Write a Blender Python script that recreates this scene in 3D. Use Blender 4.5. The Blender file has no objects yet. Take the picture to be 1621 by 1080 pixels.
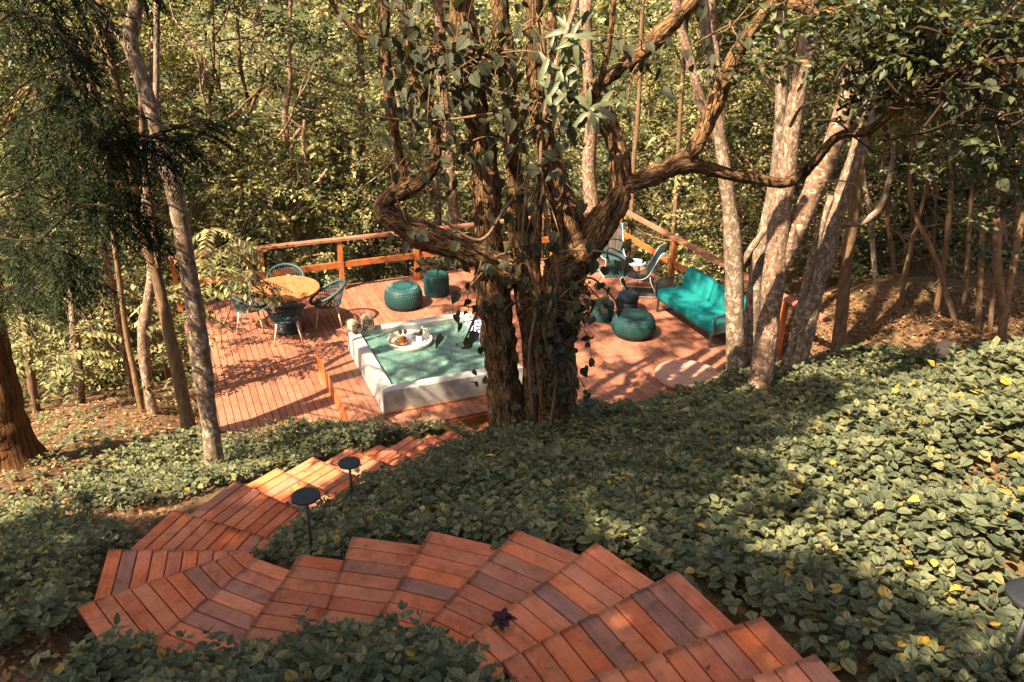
import bpy, math, random
import numpy as np
from mathutils import Vector, Matrix

random.seed(7)
rng = np.random.default_rng(11)
scene = bpy.context.scene
COL = scene.collection

# ------------------------------------------------------------------ camera
CAM = np.array([0.0, 0.0, 6.0])
FPX, CX, CY = 1320.57, 810.5, 540.0
def cam_rows(yaw, pitch, roll):
    cy, sy, cp, sp = math.cos(yaw), math.sin(yaw), math.cos(pitch), math.sin(pitch)
    f = np.array([sy*cp, cy*cp, -sp]); r = np.array([cy, -sy, 0.0]); u = np.cross(r, f)
    cr, sr = math.cos(roll), math.sin(roll)
    return np.array([cr*r + sr*u, -(-sr*r + cr*u), f])
MR = cam_rows(math.radians(23.490), math.radians(25.389), math.radians(1.065))
cam_data = bpy.data.cameras.new('camera')
cam_data.sensor_fit = 'HORIZONTAL'; cam_data.sensor_width = 36.0
cam_data.lens = 36.0*FPX/1621.0
cam_data.clip_start = 0.05; cam_data.clip_end = 2000.0
cam = bpy.data.objects.new('camera', cam_data); COL.objects.link(cam)
mw = Matrix.Identity(4)
for k in range(3):
    mw[k][0] = MR[0][k]; mw[k][1] = -MR[1][k]; mw[k][2] = -MR[2][k]; mw[k][3] = CAM[k]
cam.matrix_world = mw
scene.camera = cam

# ------------------------------------------------------------------ sky and sun
SUN_EL, SUN_AZ = math.radians(50.0), math.radians(202.0)     # azimuth of the sun, from +X towards +Y
SUN_DIR = Vector((math.cos(SUN_AZ)*math.cos(SUN_EL), math.sin(SUN_AZ)*math.cos(SUN_EL), math.sin(SUN_EL)))
world = bpy.data.worlds.new('World'); scene.world = world
world.use_nodes = True
wn = world.node_tree.nodes; wl = world.node_tree.links
bg = wn['Background']
sky = wn.new('ShaderNodeTexSky'); sky.sky_type = 'NISHITA'; sky.sun_disc = False
sky.sun_elevation = SUN_EL
sky.sun_rotation = math.pi/2 - SUN_AZ
sky.air_density = 1.0; sky.dust_density = 4.5; sky.ozone_density = 0.6
wl.new(sky.outputs[0], bg.inputs[0]); bg.inputs[1].default_value = 0.062
sun_data = bpy.data.lights.new('sun', 'SUN'); sun_data.energy = 5.0; sun_data.angle = math.radians(0.53)
sun_data.color = (1.0, 0.83, 0.6)
sun = bpy.data.objects.new('sun', sun_data); COL.objects.link(sun)
sun.rotation_euler = SUN_DIR.to_track_quat('Z', 'Y').to_euler(); sun.location = (-20, -10, 30)
vs = scene.view_settings
vs.view_transform = 'Standard'; vs.look = 'None'; vs.gamma = 1.0; vs.use_curve_mapping = False
vs.exposure = 2.1
try:
    scene.cycles.max_bounces = 6; scene.cycles.transparent_max_bounces = 8
    scene.cycles.diffuse_bounces = 3; scene.cycles.glossy_bounces = 2; scene.cycles.transmission_bounces = 3
    scene.cycles.caustics_reflective = False; scene.cycles.caustics_refractive = False
    scene.cycles.use_adaptive_sampling = True; scene.cycles.use_denoising = True
except Exception:
    pass

# ------------------------------------------------------------------ projection helpers (a pixel of the photograph and a real distance give a place)
HEAD = MR[2][:2]/np.linalg.norm(MR[2][:2])
def ray(x, y): return MR.T @ np.array([x-CX, y-CY, FPX])
def onz(x, y, z=0.0):
    d = ray(x, y); return CAM + d*((z-CAM[2])/d[2])
def onplane(x, y, dh):
    d = ray(x, y); return CAM + d*(dh/float(d[:2] @ HEAD))
def fdepth(p): return float(MR[2] @ (np.asarray(p)-CAM))
def proj(P):
    P = np.atleast_2d(P) - CAM
    q = P @ MR.T
    w = np.where(q[:, 2] > 0.05, q[:, 2], 0.05)
    return np.stack([CX + FPX*q[:, 0]/w, CY + FPX*q[:, 1]/w, q[:, 2]], 1)
def inpoly(X, Y, poly):
    X = np.asarray(X, float); Y = np.asarray(Y, float); ins = np.zeros(X.shape, bool)
    n = len(poly)
    for i in range(n):
        x1, y1 = poly[i]; x2, y2 = poly[(i+1) % n]
        c = ((y1 > Y) != (y2 > Y)) & (X < (x2-x1)*(Y-y1)/((y2-y1) if y2 != y1 else 1e-9) + x1)
        ins ^= c
    return ins

# ------------------------------------------------------------------ mesh helpers
class MB:
    def __init__(s): s.v = []; s.f = []; s.n = 0; s.bark = []; s.hasbark = False
    def add(s, V, F, bark=None):
        V = np.asarray(V, float)
        s.v.append(V); s.f.extend([[i+s.n for i in f] for f in F]); s.n += len(V)
        if bark is not None: s.hasbark = True
        s.bark.append(np.asarray(bark, float) if bark is not None else V.copy())
        return s
    def box(s, c, d, rz=0.0, M=None):
        c = np.asarray(c, float); x, y, z = [k/2 for k in d]
        V = np.array([[-x,-y,-z],[x,-y,-z],[x,y,-z],[-x,y,-z],[-x,-y,z],[x,-y,z],[x,y,z],[-x,y,z]])
        if M is not None: V = V @ np.asarray(M).T
        elif rz:
            a, b = math.cos(rz), math.sin(rz); V = V @ np.array([[a,b,0],[-b,a,0],[0,0,1]])
        return s.add(V+c, [[0,3,2,1],[4,5,6,7],[0,1,5,4],[1,2,6,5],[2,3,7,6],[3,0,4,7]])
    def bevbox(s, d, b=0.004):
        """box centred at the origin whose long upper edges are eased"""
        x, y, z = [k/2 for k in d]
        prof = [(-x,-z),(x,-z),(x,z-b),(x-b,z),(-x+b,z),(-x,z-b)]
        n = len(prof)
        V = [[p[0], -y, p[1]] for p in prof] + [[p[0], y, p[1]] for p in prof]
        F = [[i, (i+1) % n, n+(i+1) % n, n+i] for i in range(n)] + [list(range(n))[::-1], list(range(n, 2*n))]
        return s.add(V, F)
    def tube(s, P, R, n=8, cap=True, flute=0.0, rough=0.0, sd=0, lump=0.0):
        P = np.asarray(P, float); m = len(P); R = np.asarray(R, float)*np.ones(m)
        if lump:
            rl = np.random.default_rng(sd+m); kk = rl.normal(0, 1, m); kk = np.convolve(np.pad(kk, 2, 'edge'), [0.15, 0.25, 0.3, 0.25, 0.15], 'same')[2:-2]; R = R*(1+lump*np.clip(kk*1.8, -1.2, 2.0))
        T = np.gradient(P, axis=0); T /= np.maximum(np.linalg.norm(T, axis=1)[:, None], 1e-9)
        a = np.array([0, 0, 1.0]) if abs(T[0][2]) < 0.9 else np.array([1.0, 0, 0])
        u = np.cross(T[0], a); u /= np.linalg.norm(u)
        L = np.concatenate([[0], np.cumsum(np.linalg.norm(np.diff(P, axis=0), axis=1))])
        th = np.arange(n)*2*math.pi/n; ct, st = np.cos(th), np.sin(th)
        rg = np.random.default_rng(sd+m*31+n)
        fl = rg.uniform(-1, 1, n)
        V = []; B = []
        for i in range(m):
            u = u - T[i]*(u @ T[i]); u /= np.linalg.norm(u); w = np.cross(T[i], u)
            if flute and rg.random() < 0.25: fl = 0.7*fl + 0.3*rg.uniform(-1, 1, n)
            rr = R[i]*(1 + flute*fl + rough*rg.uniform(-1, 1, n))
            V.append(P[i] + rr[:, None]*(ct[:, None]*u + st[:, None]*w))
            B.append(np.stack([ct*R[0], st*R[0], np.full(n, L[i])], 1))
        V = np.concatenate(V); B = np.concatenate(B)
        F = [[i*n+j, i*n+(j+1) % n, (i+1)*n+(j+1) % n, (i+1)*n+j] for i in range(m-1) for j in range(n)]
        if cap: F += [list(range(n))[::-1], list(range((m-1)*n, m*n))]
        return s.add(V, F, B)
    def bar(s, a, b, w, h):
        """rectangular bar from a to b"""
        a, b = np.asarray(a, float), np.asarray(b, float); d = b-a; L = np.linalg.norm(d); t = d/L
        up = np.array([0, 0, 1.0]) if abs(t[2]) < 0.95 else np.array([0, 1.0, 0])
        x = np.cross(t, up); x /= np.linalg.norm(x); z = np.cross(x, t)
        return s.box((a+b)/2, (w, L, h), M=np.stack([x, t, z], 1))
    def lathe(s, prof, n=24, c=(0, 0, 0), cap=True):
        V = []; m = len(prof)
        for r, z in prof:
            for j in range(n):
                a = 2*math.pi*j/n; V.append([c[0]+r*math.cos(a), c[1]+r*math.sin(a), c[2]+z])
        F = [[i*n+j, i*n+(j+1) % n, (i+1)*n+(j+1) % n, (i+1)*n+j] for i in range(m-1) for j in range(n)]
        if cap: F += [list(range(n))[::-1], list(range((m-1)*n, m*n))]
        return s.add(V, F)
    def prism(s, poly, z0, z1):
        n = len(poly)
        V = [[p[0], p[1], z0] for p in poly] + [[p[0], p[1], z1] for p in poly]
        return s.add(V, [list(range(n))[::-1], list(range(n, 2*n))] + [[i, (i+1) % n, n+(i+1) % n, n+i] for i in range(n)])
    def mesh(s, name, mat, smooth=False):
        me = bpy.data.meshes.new(name)
        V = np.concatenate(s.v)
        me.from_pydata(V.tolist(), [], s.f)
        if mat: me.materials.append(mat)
        if smooth: me.polygons.foreach_set('use_smooth', [True]*len(me.polygons))
        if s.hasbark:
            at = me.attributes.new('bark', 'FLOAT_VECTOR', 'POINT')
            at.data.foreach_set('vector', np.concatenate(s.bark).astype(np.float32).ravel())
        me.update(); return me
    def build(s, name, mat, parent=None, smooth=False):
        return link(name, s.mesh(name, mat, smooth), parent)

def link(name, me, parent=None, loc=None, rot=None, scale=None):
    o = bpy.data.objects.new(name, me); COL.objects.link(o)
    if parent is not None: o.parent = parent
    if loc is not None: o.location = tuple(float(k) for k in loc)
    if rot is not None: o.rotation_euler = rot
    if scale is not None: o.scale = scale
    return o
def fastmesh(name, V, T, mat, smooth=False, leafco=None):
    """mesh from a vertex array and an array of triangles or quads"""
    V = np.asarray(V, np.float32); T = np.asarray(T, np.int32); k = T.shape[1]
    me = bpy.data.meshes.new(name)
    me.vertices.add(len(V)); me.vertices.foreach_set('co', V.ravel())
    me.loops.add(T.size); me.loops.foreach_set('vertex_index', T.ravel())
    me.polygons.add(len(T))
    me.polygons.foreach_set('loop_start', np.arange(0, T.size, k, dtype=np.int32))
    if smooth: me.polygons.foreach_set('use_smooth', np.ones(len(T), bool))
    if mat: me.materials.append(mat)
    if leafco is not None:
        at = me.attributes.new('leafco', 'FLOAT_VECTOR', 'POINT'); at.data.foreach_set('vector', np.asarray(leafco, np.float32).ravel())
    me.update(calc_edges=True); me.validate(); return me
def tag(o, label=None, cat=None, group=None, kind=None):
    if label: o['label'] = label
    if cat: o['category'] = cat
    if group: o['group'] = group
    if kind: o['kind'] = kind
    return o
def thing(name, label, cat, loc=(0, 0, 0), rz=0.0, group=None):
    o = bpy.data.objects.new(name, None); COL.objects.link(o)
    o.empty_display_size = 0.1
    o.location = tuple(float(k) for k in loc); o.rotation_euler = (0, 0, rz)
    return tag(o, label, cat, group)
def copy_tree(o, parent=None):
    c = o.copy(); COL.objects.link(c); c.parent = parent
    for ch in list(o.children): copy_tree(ch, c)
    return c
def smooth_path(pts, k=5):
    """Catmull-Rom through rows of any width"""
    P = np.asarray(pts, float); Q = np.vstack([2*P[0]-P[1], P, 2*P[-1]-P[-2]]); out = []
    for i in range(1, len(Q)-2):
        for t in np.arange(k)/k:
            p0, p1, p2, p3 = Q[i-1], Q[i], Q[i+1], Q[i+2]
            out.append(0.5*((2*p1)+(-p0+p2)*t+(2*p0-5*p1+4*p2-p3)*t*t+(-p0+3*p1-3*p2+p3)*t**3))
    out.append(P[-1]); return np.array(out)

# ------------------------------------------------------------------ materials
def ramp(nt, fac, stops, interp='LINEAR'):
    r = nt.nodes.new('ShaderNodeValToRGB'); e = r.color_ramp.elements; r.color_ramp.interpolation = interp
    e[0].position, e[0].color = stops[0][0], (*stops[0][1], 1); e[1].position, e[1].color = stops[-1][0], (*stops[-1][1], 1)
    for p, c in stops[1:-1]:
        k = e.new(p); k.color = (*c, 1)
    nt.links.new(fac, r.inputs[0]); return r.outputs[0]
def noise(nt, vec, scale, detail=4, rough=0.55, dist=0.0):
    n = nt.nodes.new('ShaderNodeTexNoise'); n.inputs['Scale'].default_value = scale
    n.inputs['Detail'].default_value = detail; n.inputs['Roughness'].default_value = rough; n.inputs['Distortion'].default_value = dist
    if vec is not None: nt.links.new(vec, n.inputs['Vector'])
    return n.outputs['Fac']
def mapping(nt, vec, scale, loc=(0, 0, 0)):
    m = nt.nodes.new('ShaderNodeMapping'); m.inputs['Scale'].default_value = scale; m.inputs['Location'].default_value = loc
    nt.links.new(vec, m.inputs['Vector']); return m.outputs[0]
def mixc(nt, fac, a, b, mode='MIX'):
    m = nt.nodes.new('ShaderNodeMix'); m.data_type = 'RGBA'; m.blend_type = mode
    for s, v in ((m.inputs[0], fac), (m.inputs[6], a), (m.inputs[7], b)):
        if isinstance(v, (int, float)): s.default_value = v
        elif isinstance(v, tuple): s.default_value = (*v, 1)
        else: nt.links.new(v, s)
    return m.outputs[2]
def bump(nt, h, strength, dist=0.01):
    b = nt.nodes.new('ShaderNodeBump'); b.inputs['Strength'].default_value = strength; b.inputs['Distance'].default_value = dist
    nt.links.new(h, b.inputs['Height']); return b.outputs[0]
def mat(name, color=(0.5, 0.5, 0.5), rough=0.6, spec=0.5):
    m = bpy.data.materials.new(name); m.use_nodes = True; nt = m.node_tree; p = nt.nodes['Principled BSDF']
    p.inputs['Base Color'].default_value = (*color, 1); p.inputs['Roughness'].default_value = rough
    p.inputs['Specular IOR Level'].default_value = spec
    return m, nt, p
def coord(nt, which='Object'):
    return nt.nodes.new('ShaderNodeTexCoord').outputs[which]

def wood_mat(name, tones, ends=False, spec=0.4, rough=0.5, grey=(0.32, 0.22, 0.2), along=1, greyamt=0.35, var=(0.75, 1.2)):
    m, nt, p = mat(name, rough=rough, spec=spec)
    oi = nt.nodes.new('ShaderNodeObjectInfo')
    base = ramp(nt, oi.outputs['Random'], [(i/(len(tones)-1), t) for i, t in enumerate(tones)])
    oc = coord(nt)
    addv = nt.nodes.new('ShaderNodeVectorMath'); addv.operation = 'ADD'; nt.links.new(oc, addv.inputs[0])
    sc = nt.nodes.new('ShaderNodeVectorMath'); sc.operation = 'SCALE'; sc.inputs[0].default_value = (13.7, 31.1, 7.3)
    nt.links.new(oi.outputs['Random'], sc.inputs['Scale']); nt.links.new(sc.outputs[0], addv.inputs[1])
    s = [26, 26, 26]; s[along] = 1.6
    g = noise(nt, mapping(nt, addv.outputs[0], tuple(s)), 3.0, 5, 0.65, 0.4)
    big = noise(nt, addv.outputs[0], 2.2, 4, 0.6)
    c = mixc(nt, g, (var[0],)*3, (var[1],)*3)
    c = mixc(nt, 1.0, base, c, 'MULTIPLY')
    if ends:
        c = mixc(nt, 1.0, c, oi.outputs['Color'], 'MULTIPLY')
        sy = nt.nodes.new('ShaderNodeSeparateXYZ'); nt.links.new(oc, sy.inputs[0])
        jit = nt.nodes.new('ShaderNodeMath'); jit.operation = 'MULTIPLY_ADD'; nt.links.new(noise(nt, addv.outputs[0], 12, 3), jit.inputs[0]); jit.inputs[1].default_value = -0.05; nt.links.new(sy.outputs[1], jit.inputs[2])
        c = mixc(nt, 1.0, c, ramp(nt, jit.outputs[0], [(0.0, (0.45,)*3), (0.012, (0.9,)*3), (0.05, (1, 1, 1))]), 'MULTIPLY')  # nosing end darkened in colour, standing in for the shadow gap between treads
    wear = ramp(nt, big, [(0.42, (0, 0, 0)), (0.72, (greyamt,)*3)])
    c = mixc(nt, wear, c, grey)
    dk = noise(nt, addv.outputs[0], 7.0, 5, 0.7, 0.5)
    c = mixc(nt, 1.0, c, ramp(nt, dk, [(0.3, (0.62,)*3), (0.5, (1, 1, 1)), (0.72, (1.18,)*3)]), 'MULTIPLY')
    sp = noise(nt, addv.outputs[0], 55, 2, 0.6)
    c = mixc(nt, ramp(nt, sp, [(0.68, (0, 0, 0)), (0.8, (0.4,)*3)]), c, (0.55, 0.42, 0.36))
    nt.links.new(c, p.inputs['Base Color'])
    rr = nt.nodes.new('ShaderNodeMapRange'); rr.inputs['To Min'].default_value = rough-0.12; rr.inputs['To Max'].default_value = rough+0.2
    nt.links.new(big, rr.inputs['Value']); nt.links.new(rr.outputs[0], p.inputs['Roughness'])
    nt.links.new(bump(nt, g, 0.35, 0.004), p.inputs['Normal'])
    return m
def leaf_mat(name, stops, rough=0.5, trans=0.25, tcol=None, spec=0.35, veins=False, tone=(0.35, 0.72, 1.18)):
    m, nt, p = mat(name, rough=rough, spec=spec)
    geo = nt.nodes.new('ShaderNodeNewGeometry')
    c = ramp(nt, geo.outputs['Random Per Island'], stops)
    big = noise(nt, coord(nt), tone[0], 3, 0.6)
    c = mixc(nt, 1.0, c, ramp(nt, big, [(0.32, (tone[1],)*3), (0.68, (tone[2], tone[2]*0.95, tone[2]*0.82))]), 'MULTIPLY')
    if veins:
        a = nt.nodes.new('ShaderNodeAttribute'); a.attribute_name = 'leafco'
        sx = nt.nodes.new('ShaderNodeSeparateXYZ'); nt.links.new(a.outputs['Vector'], sx.inputs[0])
        ab = nt.nodes.new('ShaderNodeMath'); ab.operation = 'ABSOLUTE'; nt.links.new(sx.outputs[0], ab.inputs[0])
        f1 = nt.nodes.new('ShaderNodeMath'); f1.operation = 'MULTIPLY_ADD'; nt.links.new(ab.outputs[0], f1.inputs[0]); f1.inputs[1].default_value = -5.5
        f2 = nt.nodes.new('ShaderNodeMath'); f2.operation = 'MULTIPLY'; nt.links.new(sx.outputs[1], f2.inputs[0]); f2.inputs[1].default_value = 6.5
        nt.links.new(f2.outputs[0], f1.inputs[2])
        fr = nt.nodes.new('ShaderNodeMath'); fr.operation = 'PINGPONG'; fr.inputs[1].default_value = 0.5; nt.links.new(f1.outputs[0], fr.inputs[0])
        lat = ramp(nt, fr.outputs[0], [(0.0, (0.55,)*3), (0.16, (1, 1, 1))])
        midv = ramp(nt, ab.outputs[0], [(0.0, (0.5,)*3), (0.03, (0.62,)*3), (0.05, (1, 1, 1))])
        vv = mixc(nt, 1.0, lat, midv, 'MULTIPLY')
        edge = ramp(nt, ab.outputs[0], [(0.2, (1, 1, 1)), (0.38, (1.3, 1.28, 1.25))])
        c = mixc(nt, 1.0, mixc(nt, 1.0, c, vv, 'MULTIPLY'), edge, 'MULTIPLY')
        nt.links.new(bump(nt, vv, 0.8, 0.004), p.inputs['Normal'])
    nt.links.new(c, p.inputs['Base Color'])
    if trans:
        t = nt.nodes.new('ShaderNodeBsdfTranslucent')
        tc = mixc(nt, 1.0, c, tcol or (1.5, 1.6, 0.5), 'MULTIPLY'); nt.links.new(tc, t.inputs['Color'])
        mx = nt.nodes.new('ShaderNodeMixShader'); mx.inputs[0].default_value = trans
        nt.links.new(p.outputs[0], mx.inputs[1]); nt.links.new(t.outputs[0], mx.inputs[2])
        nt.links.new(mx.outputs[0], nt.nodes['Material Output'].inputs['Surface'])
    return m
def bark_mat(name, stops, patch, pscale, vs_=0.25, nscale=9.0, bstr=0.8, patchpos=(0.55, 0.62), moss=None, cracks=True):
    m, nt, p = mat(name, rough=0.9, spec=0.15)
    a = nt.nodes.new('ShaderNodeAttribute'); a.attribute_name = 'bark'
    v = mapping(nt, a.outputs['Vector'], (1, 1, vs_))
    g = noise(nt, v, nscale, 6, 0.7, 0.6)
    c = ramp(nt, g, stops)
    iso = noise(nt, a.outputs['Vector'], pscale, 4, 0.65, 0.5)
    c = mixc(nt, ramp(nt, iso, [(patchpos[0], (0, 0, 0)), (patchpos[1], (1, 1, 1))]), c, patch)
    if moss:
        iso2 = noise(nt, a.outputs['Vector'], pscale*0.45, 5, 0.7, 0.3)
        c = mixc(nt, ramp(nt, iso2, [(0.56, (0, 0, 0)), (0.66, (0.85,)*3)]), c, moss)
    fine = noise(nt, a.outputs['Vector'], 60, 3, 0.6)
    c = mixc(nt, 1.0, c, ramp(nt, fine, [(0.3, (0.7,)*3), (0.7, (1.2,)*3)]), 'MULTIPLY')
    h = g
    if cracks:
        vo = nt.nodes.new('ShaderNodeTexVoronoi'); vo.feature = 'DISTANCE_TO_EDGE'; vo.inputs['Scale'].default_value = nscale*1.6
        nt.links.new(v, vo.inputs['Vector'])
        ck = ramp(nt, vo.outputs['Distance'], [(0.0, (0.35,)*3), (0.12, (1, 1, 1))])
        c = mixc(nt, 1.0, c, ck, 'MULTIPLY')
        h = mixc(nt, 0.5, g, ck)
    nt.links.new(c, p.inputs['Base Color'])
    nt.links.new(bump(nt, h, bstr, 0.03), p.inputs['Normal'])
    return m

M = {}
M['deck'] = wood_mat('deck_wood', [(0.23, 0.082, 0.044), (0.30, 0.115, 0.066), (0.25, 0.094, 0.054), (0.33, 0.13, 0.076), (0.21, 0.082, 0.052)], rough=0.45, spec=0.35, grey=(0.34, 0.18, 0.13), greyamt=0.35)
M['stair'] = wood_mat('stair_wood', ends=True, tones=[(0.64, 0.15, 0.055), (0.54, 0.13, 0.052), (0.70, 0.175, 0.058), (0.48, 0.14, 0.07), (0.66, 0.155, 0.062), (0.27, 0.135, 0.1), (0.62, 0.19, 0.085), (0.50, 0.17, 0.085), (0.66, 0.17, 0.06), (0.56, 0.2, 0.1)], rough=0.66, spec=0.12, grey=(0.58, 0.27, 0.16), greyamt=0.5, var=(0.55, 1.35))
M['rail'] = wood_mat('rail_wood', [(0.42, 0.125, 0.03), (0.36, 0.105, 0.03), (0.45, 0.14, 0.035)], rough=0.4, grey=(0.36, 0.15, 0.09), greyamt=0.25)
M['cap'] = wood_mat('rail_cap_wood', [(0.30, 0.11, 0.062), (0.33, 0.125, 0.07)], rough=0.5, grey=(0.38, 0.19, 0.13), greyamt=0.4)
M['table'] = wood_mat('table_wood', [(0.34, 0.125, 0.045), (0.38, 0.145, 0.055), (0.31, 0.115, 0.042)], rough=0.42, spec=0.4, grey=(0.36, 0.17, 0.08), greyamt=0.3)
M['disc'] = wood_mat('disc_wood', [(0.44, 0.22, 0.16), (0.48, 0.25, 0.185), (0.42, 0.21, 0.15)], rough=0.55, grey=(0.42, 0.24, 0.18), greyamt=0.4)
M['riser'] = wood_mat('riser_wood', [(0.2, 0.08, 0.045), (0.16, 0.07, 0.04)], rough=0.7)
M['plant'] = leaf_mat('ground_cover_leaf', [(0, (0.078, 0.094, 0.058)), (0.5, (0.135, 0.154, 0.092)), (0.85, (0.22, 0.232, 0.13)), (0.97, (0.3, 0.27, 0.115)), (1, (0.45, 0.28, 0.045))], rough=0.55, trans=0.2, spec=0.16, tcol=(2.3, 2.0, 0.65), veins=True)
M['yellow'] = leaf_mat('fallen_yellow_leaf', [(0, (0.72, 0.34, 0.03)), (0.5, (0.78, 0.45, 0.06)), (1, (0.6, 0.26, 0.03))], rough=0.6, trans=0.2, tcol=(1.2, 1.0, 0.4))
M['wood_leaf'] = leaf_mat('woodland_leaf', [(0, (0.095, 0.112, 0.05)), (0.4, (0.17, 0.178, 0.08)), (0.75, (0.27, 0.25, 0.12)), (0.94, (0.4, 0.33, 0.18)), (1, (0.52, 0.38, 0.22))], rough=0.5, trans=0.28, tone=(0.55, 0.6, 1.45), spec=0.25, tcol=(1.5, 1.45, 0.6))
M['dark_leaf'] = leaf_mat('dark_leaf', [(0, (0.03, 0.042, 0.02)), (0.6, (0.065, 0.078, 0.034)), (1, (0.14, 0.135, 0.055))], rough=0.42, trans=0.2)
M['conifer'] = leaf_mat('conifer_needles', [(0, (0.009, 0.014, 0.008)), (0.6, (0.018, 0.025, 0.013)), (1, (0.04, 0.05, 0.02))], rough=0.7, trans=0.08, spec=0.05)  # needle colour darkened to stand for shade over the branches
M['vine'] = leaf_mat('vine_leaf', [(0, (0.045, 0.05, 0.034)), (0.6, (0.072, 0.075, 0.046)), (1, (0.12, 0.115, 0.066))], rough=0.55, trans=0.2, veins=True, spec=0.15)
M['strap'] = leaf_mat('strap_leaf', [(0, (0.1, 0.115, 0.06)), (0.6, (0.14, 0.155, 0.08)), (1, (0.18, 0.19, 0.1))], rough=0.45, trans=0.25)
M['litter'] = leaf_mat('leaf_litter', [(0, (0.10, 0.05, 0.025)), (0.4, (0.18, 0.09, 0.042)), (0.8, (0.29, 0.155, 0.078)), (1, (0.44, 0.28, 0.16))], rough=0.8, trans=0.05, spec=0.15)
M['bark_old'] = bark_mat('flaky_brown_bark', [(0.36, (0.03, 0.018, 0.01)), (0.46, (0.125, 0.066, 0.03)), (0.56, (0.25, 0.135, 0.058)), (0.68, (0.38, 0.26, 0.15))], (0.03, 0.02, 0.012), 2.6, 0.3, 16, 1.0, (0.54, 0.64), moss=(0.1, 0.075, 0.03))
M['bark_mottle'] = bark_mat('mottled_bark', [(0.3, (0.085, 0.052, 0.03)), (0.5, (0.18, 0.12, 0.076)), (0.7, (0.27, 0.195, 0.135))], (0.36, 0.29, 0.23), 12, 0.7, 8, 0.6, (0.52, 0.58), moss=(0.09, 0.08, 0.035), cracks=False)
M['bark_pale'] = bark_mat('pale_pink_bark', [(0.3, (0.085, 0.042, 0.022)), (0.5, (0.2, 0.12, 0.076)), (0.7, (0.31, 0.215, 0.15))], (0.42, 0.31, 0.235), 16, 0.8, 9, 0.9, (0.54, 0.58), moss=(0.12, 0.055, 0.024), cracks=False)
M['bark_red'] = bark_mat('fibrous_red_bark', [(0.32, (0.045, 0.02, 0.008)), (0.5, (0.16, 0.07, 0.024)), (0.72, (0.26, 0.12, 0.045))], (0.1, 0.045, 0.018), 3, 0.1, 14, 1.0, (0.6, 0.7))
M['bark_dark'] = mat('dark_twig', (0.035, 0.022, 0.013), 0.9, 0.1)[0]
M['bark_thin'] = bark_mat('thin_stem_bark', [(0.3, (0.09, 0.05, 0.026)), (0.55, (0.19, 0.115, 0.062)), (0.75, (0.28, 0.19, 0.115))], (0.07, 0.05, 0.028), 6, 0.5, 10, 0.5, (0.58, 0.66), cracks=False)
def ground_mat():
    m, nt, p = mat('forest_soil', rough=0.95, spec=0.1)
    oc = coord(nt)
    a = noise(nt, oc, 1.3, 6, 0.65); b = noise(nt, oc, 14, 6, 0.7); d = noise(nt, oc, 0.05, 3, 0.5)
    c = ramp(nt, b, [(0.3, (0.05, 0.027, 0.014)), (0.5, (0.12, 0.066, 0.035)), (0.7, (0.26, 0.15, 0.08))])
    c = mixc(nt, ramp(nt, a, [(0.45, (0, 0, 0)), (0.65, (0.55,)*3)]), c, (0.075, 0.07, 0.025))
    nt.links.new(c, p.inputs['Base Color']); nt.links.new(bump(nt, b, 0.9, 0.04), p.inputs['Normal'])
    return m
M['soil'] = ground_mat()
def hill_mat():
    m, nt, p = mat('far_field', rough=0.95, spec=0.1)
    oc = coord(nt); a = noise(nt, oc, 0.12, 6, 0.65); b = noise(nt, oc, 1.1, 5, 0.7)
    c = ramp(nt, a, [(0.42, (0.03, 0.036, 0.014)), (0.6, (0.07, 0.07, 0.03)), (0.7, (0.26, 0.21, 0.13))])
    c = mixc(nt, ramp(nt, b, [(0.5, (0, 0, 0)), (0.62, (0.8,)*3)]), c, (0.06, 0.075, 0.025))
    nt.links.new(c, p.inputs['Base Color']); return m
M['field'] = hill_mat()
def concrete():
    m, nt, p = mat('polished_concrete', rough=0.55, spec=0.4)
    oc = coord(nt); a = noise(nt, oc, 2.5, 6, 0.65, 0.8); b = noise(nt, oc, 30, 4, 0.6)
    c = ramp(nt, a, [(0.32, (0.25, 0.225, 0.185)), (0.5, (0.40, 0.375, 0.335)), (0.68, (0.54, 0.515, 0.475))])
    c = mixc(nt, 1.0, c, ramp(nt, b, [(0.3, (0.88,)*3), (0.7, (1.05,)*3)]), 'MULTIPLY')
    nt.links.new(c, p.inputs['Base Color']); nt.links.new(bump(nt, b, 0.1, 0.005), p.inputs['Normal']); return m
M['concrete'] = concrete()
def water():
    m, nt, p = mat('pool_water', (0.06, 0.19, 0.15), 0.06, 0.6)
    oc = coord(nt); a = noise(nt, oc, 14, 6, 0.75, 1.6); b = noise(nt, oc, 45, 3, 0.6, 0.6); k = noise(nt, oc, 2.0, 7, 0.75, 1.8)
    c = ramp(nt, k, [(0.3, (0.055, 0.155, 0.125)), (0.5, (0.13, 0.25, 0.2)), (0.66, (0.24, 0.36, 0.3)), (0.8, (0.5, 0.56, 0.5))])
    c = mixc(nt, ramp(nt, a, [(0.52, (0, 0, 0)), (0.66, (0.55,)*3)]), c, (0.014, 0.05, 0.038))
    nt.links.new(c, p.inputs['Base Color'])
    nt.links.new(bump(nt, mixc(nt, 0.4, a, b), 1.0, 0.06), p.inputs['Normal']); return m
M['water'] = water()
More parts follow.
